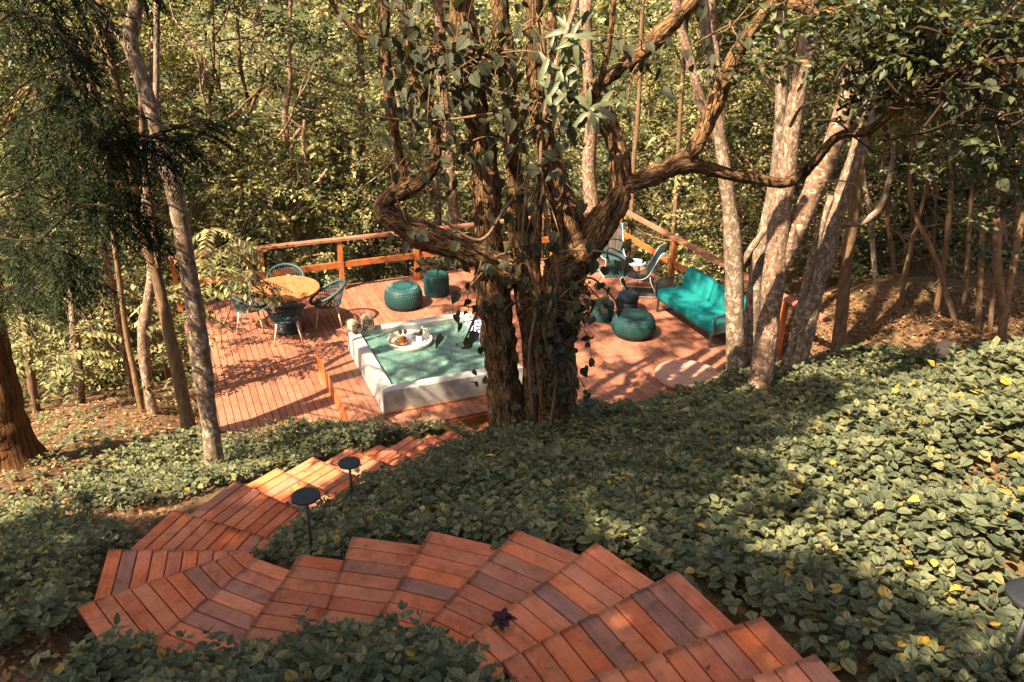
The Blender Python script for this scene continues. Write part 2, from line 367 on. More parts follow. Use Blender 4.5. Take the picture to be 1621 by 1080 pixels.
def weave(name, color, dark, scale=60, rough=0.5, ring=False):
    m, nt, p = mat(name, color, rough, 0.4)
    oc = coord(nt)
    w = nt.nodes.new('ShaderNodeTexWave'); w.wave_type = 'BANDS'; w.bands_direction = 'Z'; w.inputs['Scale'].default_value = scale/6.0
    w.inputs['Distortion'].default_value = 1.2; w.inputs['Detail'].default_value = 2
    nt.links.new(oc, w.inputs['Vector'])
    n = noise(nt, mapping(nt, oc, (1, 1, 2.5)), scale, 2, 0.5)
    f = mixc(nt, 0.5, w.outputs['Fac'], n)
    nt.links.new(ramp(nt, f, [(0.3, dark), (0.62, color)]), p.inputs['Base Color'])
    nt.links.new(bump(nt, f, 0.6, 0.008), p.inputs['Normal']); return m
M['pouf'] = weave('teal_woven_cord', (0.014, 0.068, 0.066), (0.005, 0.026, 0.027), 70)
M['pouf_dark'] = weave('dark_teal_fabric', (0.012, 0.06, 0.058), (0.008, 0.04, 0.04), 120, 0.7)
M['navy'] = weave('navy_fabric', (0.012, 0.024, 0.034), (0.008, 0.014, 0.02), 120, 0.75)
M['rope'] = mat('teal_rope', (0.016, 0.052, 0.058), 0.6)[0]
M['rope_dark'] = mat('dark_teal_rope', (0.015, 0.06, 0.06), 0.65)[0]
def cushion():
    m, nt, p = mat('turquoise_cushion', (0.0, 0.3, 0.27), 0.75, 0.3)
    oc = coord(nt); n = noise(nt, oc, 160, 3, 0.6); k = noise(nt, oc, 7, 5, 0.65, 0.8)
    nt.links.new(ramp(nt, k, [(0.3, (0.0, 0.13, 0.128)), (0.7, (0.003, 0.185, 0.182))]), p.inputs['Base Color'])
    nt.links.new(bump(nt, mixc(nt, 0.75, n, k), 0.5, 0.02), p.inputs['Normal']); return m
M['cushion'] = cushion()
M['frame'] = mat('dark_metal', (0.045, 0.05, 0.052), 0.5)[0]
M['black'] = mat('black_metal', (0.022, 0.022, 0.024), 0.5)[0]
M['wire'] = mat('pale_wire', (0.5, 0.53, 0.52), 0.4)[0]
M['pale_leg'] = mat('pale_wood_leg', (0.55, 0.38, 0.28), 0.5)[0]
M['glass_top'] = mat('pale_blue_table_top', (0.34, 0.52, 0.56), 0.2, 0.6)[0]
M['wicker'] = weave('white_wicker', (0.78, 0.66, 0.54), (0.5, 0.36, 0.26), 90, 0.6)
M['china'] = mat('white_china', (0.82, 0.8, 0.76), 0.25)[0]
M['cloth'] = mat('white_cloth', (0.78, 0.76, 0.72), 0.85)[0]
M['towel'] = weave('tan_towel', (0.40, 0.30, 0.2), (0.27, 0.19, 0.12), 140, 0.95)
def striped():
    m, nt, p = mat('striped_towel', rough=0.9)
    oc = coord(nt); w = nt.nodes.new('ShaderNodeTexWave'); w.bands_direction = 'Y'; w.inputs['Scale'].default_value = 2.6
    nt.links.new(oc, w.inputs['Vector'])
    nt.links.new(ramp(nt, w.outputs['Fac'], [(0.0, (0.02, 0.05, 0.2)), (0.32, (0.02, 0.05, 0.2)), (0.36, (0.75, 0.74, 0.72)), (1, (0.75, 0.74, 0.72))]), p.inputs['Base Color']); return m
M['striped'] = striped()
M['steel'] = mat('brushed_steel', (0.62, 0.58, 0.54), 0.3)[0]; M['steel'].node_tree.nodes['Principled BSDF'].inputs['Metallic'].default_value = 0.9
M['bottle'] = mat('dark_bottle_glass', (0.012, 0.02, 0.01), 0.12)[0]
M['foil'] = mat('pale_foil', (0.6, 0.55, 0.42), 0.35)[0]
for k, c in (('red', (0.6, 0.03, 0.03)), ('orange', (0.75, 0.28, 0.02)), ('green', (0.25, 0.35, 0.04)), ('yellowfruit', (0.75, 0.5, 0.06)), ('berry', (0.06, 0.01, 0.03))):
    M[k] = mat('fruit_'+k, c, 0.4)[0]
g_, nt_, p_ = mat('clear_glass', (0.9, 0.95, 0.95), 0.03); p_.inputs['Transmission Weight'].default_value = 0.9; M['glass'] = g_

# ------------------------------------------------------------------ the stair treads (plan taken from the photograph's edges)
RISE = 0.143; Z0 = 0.30
# steps above the deck, outer corner, a point on the nosing, nosing heading / board heading when set by hand
TREAD_PX = [
    (0, (770, 667)), (1, (741, 675)), (2, (713, 681)), (3, (679, 687)), (4, (648, 689)), (5, (600, 703)), (6, (553.5, 708)), (7, (494, 723)), (8, (438, 740.5))]
TREADS = []          # z, A, u (along nosing), v (along boards), depth
for k, px in TREAD_PX:
    z = Z0 + RISE*k; A = onz(px[0], px[1], z)[:2]
    TREADS.append((z, A, math.radians(-56.5), math.radians(-149), 0.56))
for k, A, B, va, dep in ((9, (372.7, 760), (461.6, 801.5), -138, 0.72), (10, (275, 806), (393, 841.5), -130, 0.72), (11, (170.5, 869.7), (372.7, 870.6), -99, 0.74),
                    (12, (119, 960), (352, 881.5), -68, 0.74), (13, (405, 882.5), (266, 995.6), -47, 0.66), (14, (475, 876), (386, 1006), -33, 0.62),
                    (15, (558, 848), (503, 993), -33, 0.66), (16, (680, 839), (590, 990), -41, 0.70), (17, (818, 837), (663, 998), -55, 0.70),
                    (18, (945, 858), (753, 998), -72, 0.70), (19, (1073, 903), (800, 1042), -84, 0.68), (20, (1207, 974), (915, 1080), -89, 0.62)):
    z = Z0 + RISE*k; a = onz(A[0], A[1], z)[:2]; b = onz(B[0], B[1], z)[:2]
    TREADS.append((z, a, math.atan2(b[1]-a[1], b[0]-a[0]), math.radians(va), dep))
for k, px, ua, va in ((21, (1293, 1035), -181, -93), (22, (1375, 1110), -186, -98), (23, (1450, 1215), -190, -102)):
    z = Z0 + RISE*k; TREADS.append((z, onz(px[0], px[1], z)[:2], math.radians(ua), math.radians(va), 0.62))
NBD, PITCH = 10, 0.1125
def nboards(z): return {0: 3, 1: 4, 2: 4, 3: 5, 4: 5, 5: 6, 6: 7, 7: 7, 8: 8, 9: 8, 10: 9, 13: 8, 14: 8, 15: 8, 16: 9, 17: 9}.get(round((z-Z0)/RISE), NBD)
def tread_quad(t, m=0.0, frac=1.0):
    z, A, ua, va, dep = t
    u = np.array([math.cos(ua), math.sin(ua)]); v = np.array([math.cos(va), math.sin(va)]); w = nboards(z)*PITCH
    return [A-u*m-v*m, A+u*(w+m)-v*m, A+u*(w+m)+v*(dep*frac+m), A-u*m+v*(dep*frac+m)]

# ------------------------------------------------------------------ terrain
ctrl = []
for t in TREADS:
    q = tread_quad(t, 0.0, 0.75)
    for a, b in ((0, 0.5), (0.5, 0.5), (1, 0.5), (0.0, 0.95), (1, 0.95), (0.5, 0.0)):
        p = (q[0]*(1-a)+q[1]*a)*(1-b) + (q[3]*(1-a)+q[2]*a)*b
        ctrl.append((p[0], p[1], t[0]-0.17))
    if t[0] > 2.1: e = q[1]+(q[1]-q[0])*0.36; ctrl.append((e[0], e[1], t[0]+0.2))
    e = q[0]-(q[1]-q[0])*0.12; ctrl.append((e[0], e[1], t[0]-0.10)); e = q[1]+(q[1]-q[0])*0.12; ctrl.append((e[0], e[1], t[0]+(0.0 if t[0] > 2.0 else (0.06 if t[0] < 1.6 else -0.06))))
    if t[0] < 1.3: e = q[1]+(q[1]-q[0])*0.5; ctrl.append((e[0], e[1], t[0]+0.16))
ctrl += [(0, 0, 4.3), (2.5, 0.2, 4.2), (-2, 2, 3.2), (5, 0, 4.4), (8, 0, 4.6), (-1.4, 5.4, 1.5), (-2.2, 5.2, 1.6), (-3, 5, 1.7), (-4, 8, 0.6), (-2, 9.3, 0.62), (-1.4, 10.2, 0.25), (-0.1, 9.9, 0.22),
         (-0.9, 11.8, -0.15), (-0.8, 12.6, -0.5), (-3, 12, -0.4), (0.06, 7.5, 1.08), (-0.8, 7.6, 0.95), (0.4, 9.3, 0.2), (1.2, 9.2, 0.3), (1.9, 8.8, 0.42), (2.7, 8.8, 0.32), (4.7, 8.8, 0.12), (4.3, 8.3, 0.2), (5.6, 8.6, 0.06),
         (6.7, 8.55, 0.1), (7.3, 8.4, 0.3), (8.0, 8.2, 0.42), (8.8, 8.3, 0.58), (3.6, 6.6, 1.0), (4.1, 6.2, 1.15), (5.4, 6.6, 1.1), (4.4, 4.75, 2.1), (4.3, 4.0, 2.5), (3.7, 2.5, 3.15), (4.87, 3.75, 2.85), (4.65, 2.95, 3.3), (5.8, 3.4, 3.2), (7.5, 3.0, 3.5),
         (6.2, 6.0, 1.2), (6.9, 7.6, 0.5), (8.2, 6.4, 1.05), (10.2, 8.2, 0.95), (11, 7.3, 0.95), (9.6, 7.6, 0.8), (13, 7, 1.2), (13, 10, 0.7), (11.2, 9.6, 1.0), (10.5, 10.6, 0.4), (9.6, 11, -0.3), (3.3, 1.7, 3.05),
         (0.5, 12, -0.6), (4, 11, -0.7), (8, 10.2, -0.5), (2, 10.4, -0.6), (6, 9.8, -0.5), (4, 13, -1.0), (8, 13, -1.1), (4, 15, -1.9), (9, 15, -1.8), (0, 15, -1.7), (15, 14, -0.6), (20, 8, 1.0), (10, 4, 3.0), (0.6, 5.9, 1.55), (1.6, 6.4, 1.35), (2.2, 7.2, 0.95), (1.5, 5.5, 1.85), (2.6, 5.2, 1.95)]
ctrl = np.array(ctrl)
BY = [-250, -20, 0, 9, 15, 35, 60, 130, 260]; BZ = [40, 11, 4.3, 0.1, -1.8, -8.5, -8.5, 6, 40]
def base_z(x, y): return np.interp(y, BY, BZ)
resid = ctrl[:, 2] - base_z(ctrl[:, 0], ctrl[:, 1])
def ground(x, y):
    x = np.atleast_1d(np.asarray(x, float)); y = np.atleast_1d(np.asarray(y, float)); out = np.empty(x.shape)
    for s in range(0, len(x), 4000):
        xs, ys = x[s:s+4000], y[s:s+4000]
        d2 = (xs[:, None]-ctrl[None, :, 0])**2 + (ys[:, None]-ctrl[None, :, 1])**2 + 0.02
        w = 1.0/d2**2
        out[s:s+4000] = base_z(xs, ys) + (w @ resid)/(w.sum(1) + 0.004)
    return out
def g1(x, y): return float(ground([x], [y])[0])
def hit(px, py):
    d = ray(px, py); d = d/np.linalg.norm(d); t = np.arange(1.0, 60, 0.04); P = CAM + t[:, None]*d
    below = P[:, 2] < ground(P[:, 0], P[:, 1])
    return P[int(np.argmax(below))] if below.any() else P[-1]
gx = np.concatenate([np.linspace(-250, -40, 8)[:-1], np.linspace(-40, -6, 18)[:-1], np.linspace(-6, 15, 106)[:-1], np.linspace(15, 50, 18)[:-1], np.linspace(50, 260, 8)])
gy = np.concatenate([np.linspace(-250, -30, 8)[:-1], np.linspace(-30, -2, 12)[:-1], np.linspace(-2, 18, 101)[:-1], np.linspace(18, 60, 22)[:-1], np.linspace(60, 260, 16)])
GX, GY = np.meshgrid(gx, gy); gxy = GX.ravel(), GY.ravel()
GZ = ground(*gxy)
nz = np.random.default_rng(3).normal(0, 1, GZ.shape)
GZ = GZ + 0.012*nz
nxg, nyg = len(gx), len(gy)
idx = np.arange(nxg*nyg).reshape(nyg, nxg)
quads = np.stack([idx[:-1, :-1].ravel(), idx[:-1, 1:].ravel(), idx[1:, 1:].ravel(), idx[1:, :-1].ravel()], 1)
ground_mesh = fastmesh('ground', np.stack([gxy[0], gxy[1], GZ], 1), quads, M['soil'], True)
ground_mesh.materials.append(M['field'])
cent_y = GY[:-1, :-1].ravel()
ground_mesh.polygons.foreach_set('material_index', (cent_y > 44).astype(np.int32))
tag(link('ground', ground_mesh), 'leaf-strewn brown forest floor sloping down past the deck', kind='structure')

# ------------------------------------------------------------------ deck
def board_mesh(name, L, w, t, m): return MB().bevbox((w, L, t), 0.004).mesh(name, m)
XL, XR, YB = 0.06, 8.98, 15.08
frame_b = MB()
for y in np.arange(9.9, 15.0, 0.6): frame_b.box((4.5, y, -0.13), (8.8, 0.05, 0.16))
frame_b.box((XL-0.022, 12.42, -0.12), (0.035, 5.2, 0.23)); frame_b.box((4.52, YB+0.025, -0.12), (9.0, 0.035, 0.23)); frame_b.box((XR+0.022, 11.9, -0.12), (0.035, 6.3, 0.23))
for x in (0.5, 3, 6, 8.7):
    for y in (10.6, 12.6, 14.7): frame_b.box((x, y, -1.2), (0.14, 0.14, 1.9))
deck = tag(frame_b.build('deck', M['riser']), 'large reddish-brown timber deck below the hillside', kind='structure')
lens_ = {}
nb = int((XR-XL)/0.1)
for i in range(nb):
    x = XL + 0.05 + i*0.1
    y0 = 9.82 if x < 1.84 else (9.3 if x < 4.3 else 8.72)
    y0 += rng.uniform(-0.02, 0.02); y0 = round(y0/0.01)*0.01
    L = round(YB-y0, 2)
    if L not in lens_: lens_[L] = board_mesh('board', L, 0.092, 0.03, M['deck'])
    link('board', lens_[L], deck, (x, y0+L/2, -0.015 + rng.uniform(-0.0012, 0.0012)))

# ------------------------------------------------------------------ raised platform around the plunge pool
ZP, ZT = 0.36, 0.71
PX0, PY1, TX0, TX1, TY0, TY1 = 1.83, 11.86, 2.27, 4.26, 9.40, 11.50
pf = MB()
pf.box((PX0+0.012, (9.0+PY1)/2, ZP/2-0.018), (0.024, PY1-9.0, ZP-0.036)); pf.box(((PX0+TX0)/2+0.02, PY1-0.013, ZP/2-0.018), (TX0-PX0-0.02, 0.024, ZP-0.036))
pf.box((3.1, 9.005, ZP/2-0.018), (2.5, 0.024, ZP-0.036))
platform = tag(pf.build('platform', M['rail']), 'raised timber step wrapped around the plunge pool', kind='structure')
bl = board_mesh('board', PY1-9.0+0.02, 0.104, 0.03, M['deck']); bs = board_mesh('board', 0.388, 0.104, 0.03, M['deck'])
for i in range(4): link('board', bl, platform, (PX0+0.047+i*0.111, (9.0+PY1)/2, ZP-0.015))
for i in range(18): link('board', bs, platform, (TX0+0.053+i*0.111, 9.2, ZP-0.015))

# ------------------------------------------------------------------ plunge pool
pool = thing('plunge_pool', 'square pale concrete plunge pool full of rippling green water', 'pool', (3.265, 10.45, 0))
def rect(x0, x1, y0, y1, z): return [[x0, y0, z], [x1, y0, z], [x1, y1, z], [x0, y1, z]]
hx, hy = (TX1-TX0)/2, (TY1-TY0)/2; rw = 0.165; b = 0.012
rows = [rect(-hx, hx, -hy, hy, 0.005), rect(-hx, hx, -hy, hy, ZT-b), rect(-hx+b, hx-b, -hy+b, hy-b, ZT), rect(-hx+rw-b, hx-rw+b, -hy+rw-b, hy-rw+b, ZT), rect(-hx+rw, hx-rw, -hy+rw, hy-rw, ZT-b), rect(-hx+rw, hx-rw, -hy+rw, hy-rw, 0.1)]
V = [p for r in rows for p in r]; F = []
for i in range(5):
    for j in range(4): F.append([i*4+j, i*4+(j+1) % 4, (i+1)*4+(j+1) % 4, (i+1)*4+j])
F.append([20, 21, 22, 23])
MB().add(V, F).build('basin', M['concrete'], pool)
n = 60; xs = np.linspace(-hx+rw+0.001, hx-rw-0.001, n); ys = np.linspace(-hy+rw+0.001, hy-rw-0.001, n); WX, WY = np.meshgrid(xs, ys)
WZ = 0.635 + 0.004*np.sin(WX*9+2*np.sin(WY*5)) + 0.004*np.sin(WY*11+1.5*np.sin(WX*6)) + 0.003*np.sin((WX+WY)*19)
ii = np.arange(n*n).reshape(n, n)
wq = np.stack([ii[:-1, :-1].ravel(), ii[:-1, 1:].ravel(), ii[1:, 1:].ravel(), ii[1:, :-1].ravel()], 1)
tag(link('water', fastmesh('water', np.stack([WX.ravel(), WY.ravel(), WZ.ravel()], 1), wq, M['water'], True), pool), 'green rippling pool water')
MB().box((0, -hy-0.006, 0.372), (2*hx, 0.012, 0.03)).build('trim', M['rail'], pool)

# ------------------------------------------------------------------ railings
def railing(label, a, b, posts, name='railing'):
    a, b = np.array(a, float), np.array(b, float); d = (b-a)/np.linalg.norm(b-a)
    t = thing(name, label, 'railing', (*a, 0)); loc = lambda p, z: (p[0]-a[0], p[1]-a[1], z)
    MB().bar(loc(a, 1.0), loc(b, 1.0), 0.13, 0.045).build('top_rail', M['cap'], t)
    prev = None
    for s in posts:
        p = a + d*s
        MB().box(loc(p, 0.489), (0.085, 0.085, 0.974)).build('post', M['rail'], t)
        if prev is not None:
            MB().bar(loc(a+d*(prev+0.0435), 0.5), loc(a+d*(s-0.0435), 0.5), 0.05, 0.11).build('mid_rail', M['rail'], t)
        prev = s
    return t
railing('orange-brown timber railing along the back edge of the deck behind the table', (-0.1, 14.88), (8.83, 14.88), [0.1, 1.58, 3.02, 4.5, 5.98, 7.46, 8.88])
railing('orange-brown timber railing behind the turquoise sofa', (8.9, 14.96), (8.9, 8.62), [0.1, 2.2, 4.2, 5.4])

# ------------------------------------------------------------------ staircase
stairs = thing('staircase', 'curving red-brown plank staircase winding down the hill to the deck', 'staircase', (0, 0, 0))
for (z, A, ua, va, dep) in TREADS:
    u = np.array([math.cos(ua), math.sin(ua), 0]); v = np.array([math.cos(va), math.sin(va), 0]); NB = nboards(z); w = NB*PITCH
    nrm = np.array([-u[1], u[0], 0]); nrm *= 1 if nrm @ v > 0 else -1
    A3 = np.array([A[0], A[1], z])
    rb = MB()
    c0 = A3 + nrm*0.03; rb.bar(c0 + [0, 0, -0.105], c0 + u*w + [0, 0, -0.105], 0.025, 0.125)
    for s in (0.06, w-0.06): rb.bar(A3+u*s+v*0.07+[0, 0, -0.075], A3+u*s+v*(dep-0.02)+[0, 0, -0.075], 0.05, 0.07)
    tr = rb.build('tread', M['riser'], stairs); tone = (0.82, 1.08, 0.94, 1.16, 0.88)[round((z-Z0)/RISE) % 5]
    g = 0.008; e = 0.005; T = 0.036
    # board mesh in its own frame: grain along local +Y, object turned by the board heading
    ra = va - math.pi/2; ul = np.array([math.cos(ua-ra), math.sin(ua-ra), 0]); vl = np.array([0, 1.0, 0]); pu = ul*(PITCH-g)
    def ring(z_, k):
        return [ul*k + vl*k*0.6 + [0, 0, z_], pu - ul*k + vl*k*0.6 + [0, 0, z_], pu - ul*k + vl*dep + [0, 0, z_], ul*k + vl*dep + [0, 0, z_]]
    V = ring(-T, 0) + ring(-e, 0) + ring(0, e)
    F = [[3, 2, 1, 0], [8, 9, 10, 11]] + [[i*4+j, i*4+(j+1) % 4, i*4+4+(j+1) % 4, i*4+4+j] for i in range(2) for j in range(4)]
    if ul[0] < 0: F = [f[::-1] for f in F]
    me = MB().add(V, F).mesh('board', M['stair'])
    for i in range(NB):
        p = A3 + u*(i*PITCH + g/2) + v*rng.uniform(-0.004, 0.004) + [0, 0, rng.uniform(-0.002, 0.002)]
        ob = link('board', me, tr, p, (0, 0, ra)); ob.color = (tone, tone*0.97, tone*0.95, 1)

# ------------------------------------------------------------------ path lamps
def lamp(foot, H, label):
    p = np.asarray(foot, float); gz = g1(p[0], p[1]); t = thing('path_lamp', label, 'lamp', (p[0], p[1], gz-0.05), group='black path lamps beside the stairs'); H = H+0.05
    MB().lathe([(0.011, 0), (0.011, H-0.045)], 10).build('post', M['black'], t, True)
    MB().lathe([(0.012, H-0.06), (0.03, H-0.05), (0.03, H-0.02), (0.018, H-0.012)], 16).build('socket', M['black'], t)
    MB().lathe([(0.088, H-0.012), (0.095, H-0.008), (0.095, H+0.004), (0.08, H+0.009), (0.001, H+0.010)], 32, cap=False).build('shade', M['black'], t)
def lamp_at(px, py, H):
    # the foot on the ground such that the head at height H lies on the sight line
    d = ray(px, py); d = d/np.linalg.norm(d); t = np.arange(1.0, 20, 0.02); P = CAM + t[:, None]*d
    return P[int(np.argmax(P[:, 2]-H < ground(P[:, 0], P[:, 1])))]
lamp(lamp_at(484, 786, 0.60), 0.60, 'black mushroom-shaped path lamp at the bend of the stairs')
lamp(lamp_at(553, 733, 0.52), 0.52, 'black mushroom-shaped path lamp halfway down the lower flight of stairs')
lamp(lamp_at(933, 637, 0.40), 0.40, 'black path lamp just right of the vine-clad tree at the deck edge')
lamp(lamp_at(1636, 945, 0.55), 0.55, 'black path lamp cut off by the right edge of the picture')

# ------------------------------------------------------------------ furniture
def superbox(mb, c, d, e=0.24, n=28, m=16, Mx=None):
    V = []; sg = lambda w, k: math.copysign(abs(w)**k, w)
    for i in range(m+1):
        ph = -math.pi/2 + math.pi*i/m
        for j in range(n):
            th = 2*math.pi*j/n
            V.append([d[0]/2*sg(math.cos(ph), e)*sg(math.cos(th), e), d[1]/2*sg(math.cos(ph), e)*sg(math.sin(th), e), d[2]/2*sg(math.sin(ph), e)])
    V = np.array(V)
    if Mx is not None: V = V @ np.asarray(Mx).T
    F = [[i*n+j, i*n+(j+1) % n, (i+1)*n+(j+1) % n, (i+1)*n+j] for i in range(m) for j in range(n)]
    return mb.add(V+np.asarray(c), F)

# dining table
TC = (1.66, 13.42)
tb = thing('dining_table', 'round wooden dining table on a black drum base by the railing', 'table', (*TC, 0))
R = 0.575; k = 9; step = 2*R/k
for i in range(k):
    x0, x1 = -R+i*step+0.0015, -R+(i+1)*step-0.0015; pts = []
    arc = np.linspace(x0, x1, 8)
    pts = [(x, -math.sqrt(max(R*R-x*x, 0))) for x in arc] + [(x, math.sqrt(max(R*R-x*x, 0))) for x in arc[::-1]]
    MB().prism(pts, 0.715, 0.752).build('plank', M['table'], tb)
MB().lathe([(0.27, 0.0), (0.27, 0.03), (0.2, 0.06), (0.17, 0.3), (0.19, 0.66), (0.26, 0.713)], 28).build('pedestal', M['black'], tb, True)
# rope dining chairs, built facing +Y
def rope_chair():
    t = thing('dining_chair', '', 'chair')
    ring_ = lambda a: np.array([0.235*math.cos(a), 0.225*math.sin(a), 0.405])
    rim_ = lambda a: np.array([0.315*math.cos(a), 0.30*math.sin(a)-0.02, 0.60-0.155*math.sin(a)])
    A = np.linspace(0, 2*math.pi, 41)
    MB().tube([ring_(a) for a in A], 0.013, 6, False).build('seat_ring', M['rope'], t, True)
    rm = MB()
    rm.tube([rim_(a) for a in A], [0.027]*41, 8, False); rm.build('rim', M['rope'], t, True)
    ro = MB()
    for i in range(46):
        a = 2*math.pi*i/46
        if 1.0 < a < 2.14: continue
        for off in (-0.1, 0.1): ro.tube([ring_(a), rim_(a+off)], 0.0042, 4, False)
    ro.build('backrest', M['rope'], t)
    se = MB()
    for y in np.linspace(-0.21, 0.21, 22):
        w = 0.225*math.sqrt(max(1-(y/0.225)**2, 0)); se.tube([(-w, y, 0.405), (0, y, 0.392), (w, y, 0.405)], 0.007, 4, False)
    se.build('seat', M['rope'], t)
    for sx in (-1, 1):
        for sy in (-1, 1):
            MB().tube([(0.15*sx, 0.15*sy, 0.40), (0.235*sx, 0.225*sy, 0.0)], [0.015, 0.011], 8).build('leg', M['pale_leg'], t, True)
    return t
ch0 = rope_chair()
for i, (x, y, tx, ty, lab) in enumerate(((1.58, 12.98, 1.66, 13.6, 'teal rope dining chair at the near side of the round table, backrest towards us'),
                                      (2.34, 13.36, 1.66, 13.5, 'teal rope dining chair right of the round table, nearest the towels'),
                                      (1.08, 13.64, 1.66, 13.5, 'teal rope dining chair left of the round table, half behind the sapling leaves'),
                                      (1.80, 14.24, 1.66, 13.4, 'teal rope dining chair between the round table and the back railing'))):
    c = ch0 if i == 0 else copy_tree(ch0)
    c.location = (x, y, 0); c.rotation_euler = (0, 0, math.atan2(ty-y, tx-x)-math.pi/2); c['label'] = lab; c['group'] = 'rope chairs around the round table'
# poufs
def pouf(label, x, y, r, h, m, prof, rz=0.0):
    t = thing('pouf', label, 'pouf', (x, y, 0), rz)
    n = 40; P = [(r*a, h*b_) for a, b_ in prof]
    mb = MB(); mb.lathe(P, n); mb.build('body', m, t, True)
    ri = MB(); zs = [0.08+0.055*i for i in range(int((h-0.1)/0.055))]
    return t
round_prof = [(0.78, 0.0), (0.88, 0.04), (0.97, 0.2), (1.0, 0.42), (0.98, 0.65), (0.9, 0.85), (0.78, 0.96), (0.55, 1.0), (0.3, 0.985), (0.02, 0.98)]
drum_prof = [(0.93, 0.0), (0.97, 0.05), (1.0, 0.3), (1.0, 0.7), (0.97, 0.9), (0.88, 0.98), (0.6, 1.0), (0.02, 1.0)]
low_prof = [(0.72, 0.0), (0.84, 0.06), (0.98, 0.3), (1.0, 0.5), (0.96, 0.75), (0.86, 0.95), (0.78, 1.0), (0.4, 0.97), (0.02, 0.965)]
def cords(t, r, h, prof, m, nst=64):
    """vertical plaited strands of the woven side"""
    mb = MB(); pr = np.array(prof)[:-2]
    for i in range(nst):
        a = 2*math.pi*i/nst
        mb.tube([((r*p[0]+0.001)*math.cos(a+0.012*math.sin(9*q)), (r*p[0]+0.001)*math.sin(a+0.012*math.sin(9*q)), h*p[1]) for q, p in enumerate(pr)], 0.0055, 4, False)
    mb.build('cord', m, t)
p = pouf('wide low teal woven pouf by the back rim of the pool', 3.78, 13.70, 0.345, 0.40, M['pouf'], round_prof); cords(p, 0.345, 0.40, round_prof, M['pouf'])
p = pouf('narrow tall teal woven pouf close to the back railing', 4.52, 14.03, 0.235, 0.42, M['pouf'], drum_prof); cords(p, 0.235, 0.42, drum_prof, M['pouf'], 48)
p = pouf('big round dark teal woven pouf in front of the sofa', 7.08, 11.10, 0.37, 0.36, M['pouf'], low_prof); cords(p, 0.37, 0.36, low_prof, M['pouf'], 72)
p = pouf('small dark teal drum stool with a lid, left of the navy stool', 6.90, 11.86, 0.19, 0.24, M['pouf_dark'], [(0.98, 0), (1, 0.05), (1, 1.0), (0.02, 1.0)])
MB().lathe([(0.197, 0.232), (0.2, 0.24), (0.2, 0.315), (0.19, 0.328), (0.1, 0.333), (0.002, 0.333)], 36).build('lid', M['pouf_dark'], p)
p = pouf('small navy cushioned stool behind the big round pouf', 7.50, 12.02, 0.185, 0.22, M['navy'], [(0.95, 0), (1, 0.06), (1.0, 0.9), (0.9, 1.0), (0.02, 1.0)])
MB().lathe([(0.17, 0.205), (0.195, 0.235), (0.198, 0.30), (0.185, 0.345), (0.12, 0.362), (0.002, 0.364)], 36).build('cushion', M['navy'], p, True)
# sofa facing -X
sf = thing('sofa', 'turquoise two-cushion sofa with dark rope arms against the right railing', 'sofa', (8.33, 10.98, 0))
hy = 0.88
MB().box((0, 0, 0.262), (0.70, 2*hy-0.02, 0.035)).build('base', M['frame'], sf)
for s in (-1, 1):
    lg = MB(); y = s*(hy-0.07)
    lg.bar((-0.33, y, 0.245), (-0.33, y, 0.02), 0.03, 0.03); lg.bar((0.31, y, 0.245), (0.31, y, 0.02), 0.03, 0.03); lg.bar((-0.345, y, 0.013), (0.325, y, 0.013), 0.032, 0.026)
    lg.build('leg', M['frame'], sf)
    ar = MB(); ya = s*(hy+0.012)
    loop = [(-0.35, ya, 0.30), (-0.355, ya, 0.56), (-0.33, ya, 0.60), (0.33, ya, 0.66), (0.36, ya, 0.63), (0.355, ya, 0.30), (-0.35, ya, 0.30)]
    ar.tube(loop, 0.016, 6); a_ = ar.build('arm', M['frame'], sf)
    rp = MB()
    for x in np.linspace(-0.33, 0.34, 34): rp.tube([(x, ya, 0.30), (x+0.01, ya, 0.60+0.09*(x+0.33))], 0.0065, 4, False)
    rp.build('rope', M['rope_dark'], a_)
bk = MB(); bk.tube([(0.34, -hy, 0.28), (0.40, -hy, 0.69), (0.40, hy, 0.69), (0.34, hy, 0.28)], 0.016, 6)
b_ = bk.build('back_frame', M['frame'], sf); rp = MB()
for y in np.linspace(-hy+0.03, hy-0.03, 70): rp.tube([(0.345, y, 0.28), (0.40, y, 0.685)], 0.0065, 4, False)
rp.build('rope', M['rope_dark'], b_)
mb = MB(); superbox(mb, (-0.04, 0, 0.36), (0.68, 2*hy-0.03, 0.17), 0.2); mb.build('seat_cushion', M['cushion'], sf, True)
ang = math.radians(-14); Mx = [[math.cos(ang), 0, -math.sin(ang)], [0, 1, 0], [math.sin(ang), 0, math.cos(ang)]]
for s in (-1, 1):
    mb = MB(); superbox(mb, (0.255, s*0.428, 0.60), (0.17, 0.835, 0.40), 0.3, Mx=Mx); mb.build('back_cushion', M['cushion'], sf, True)
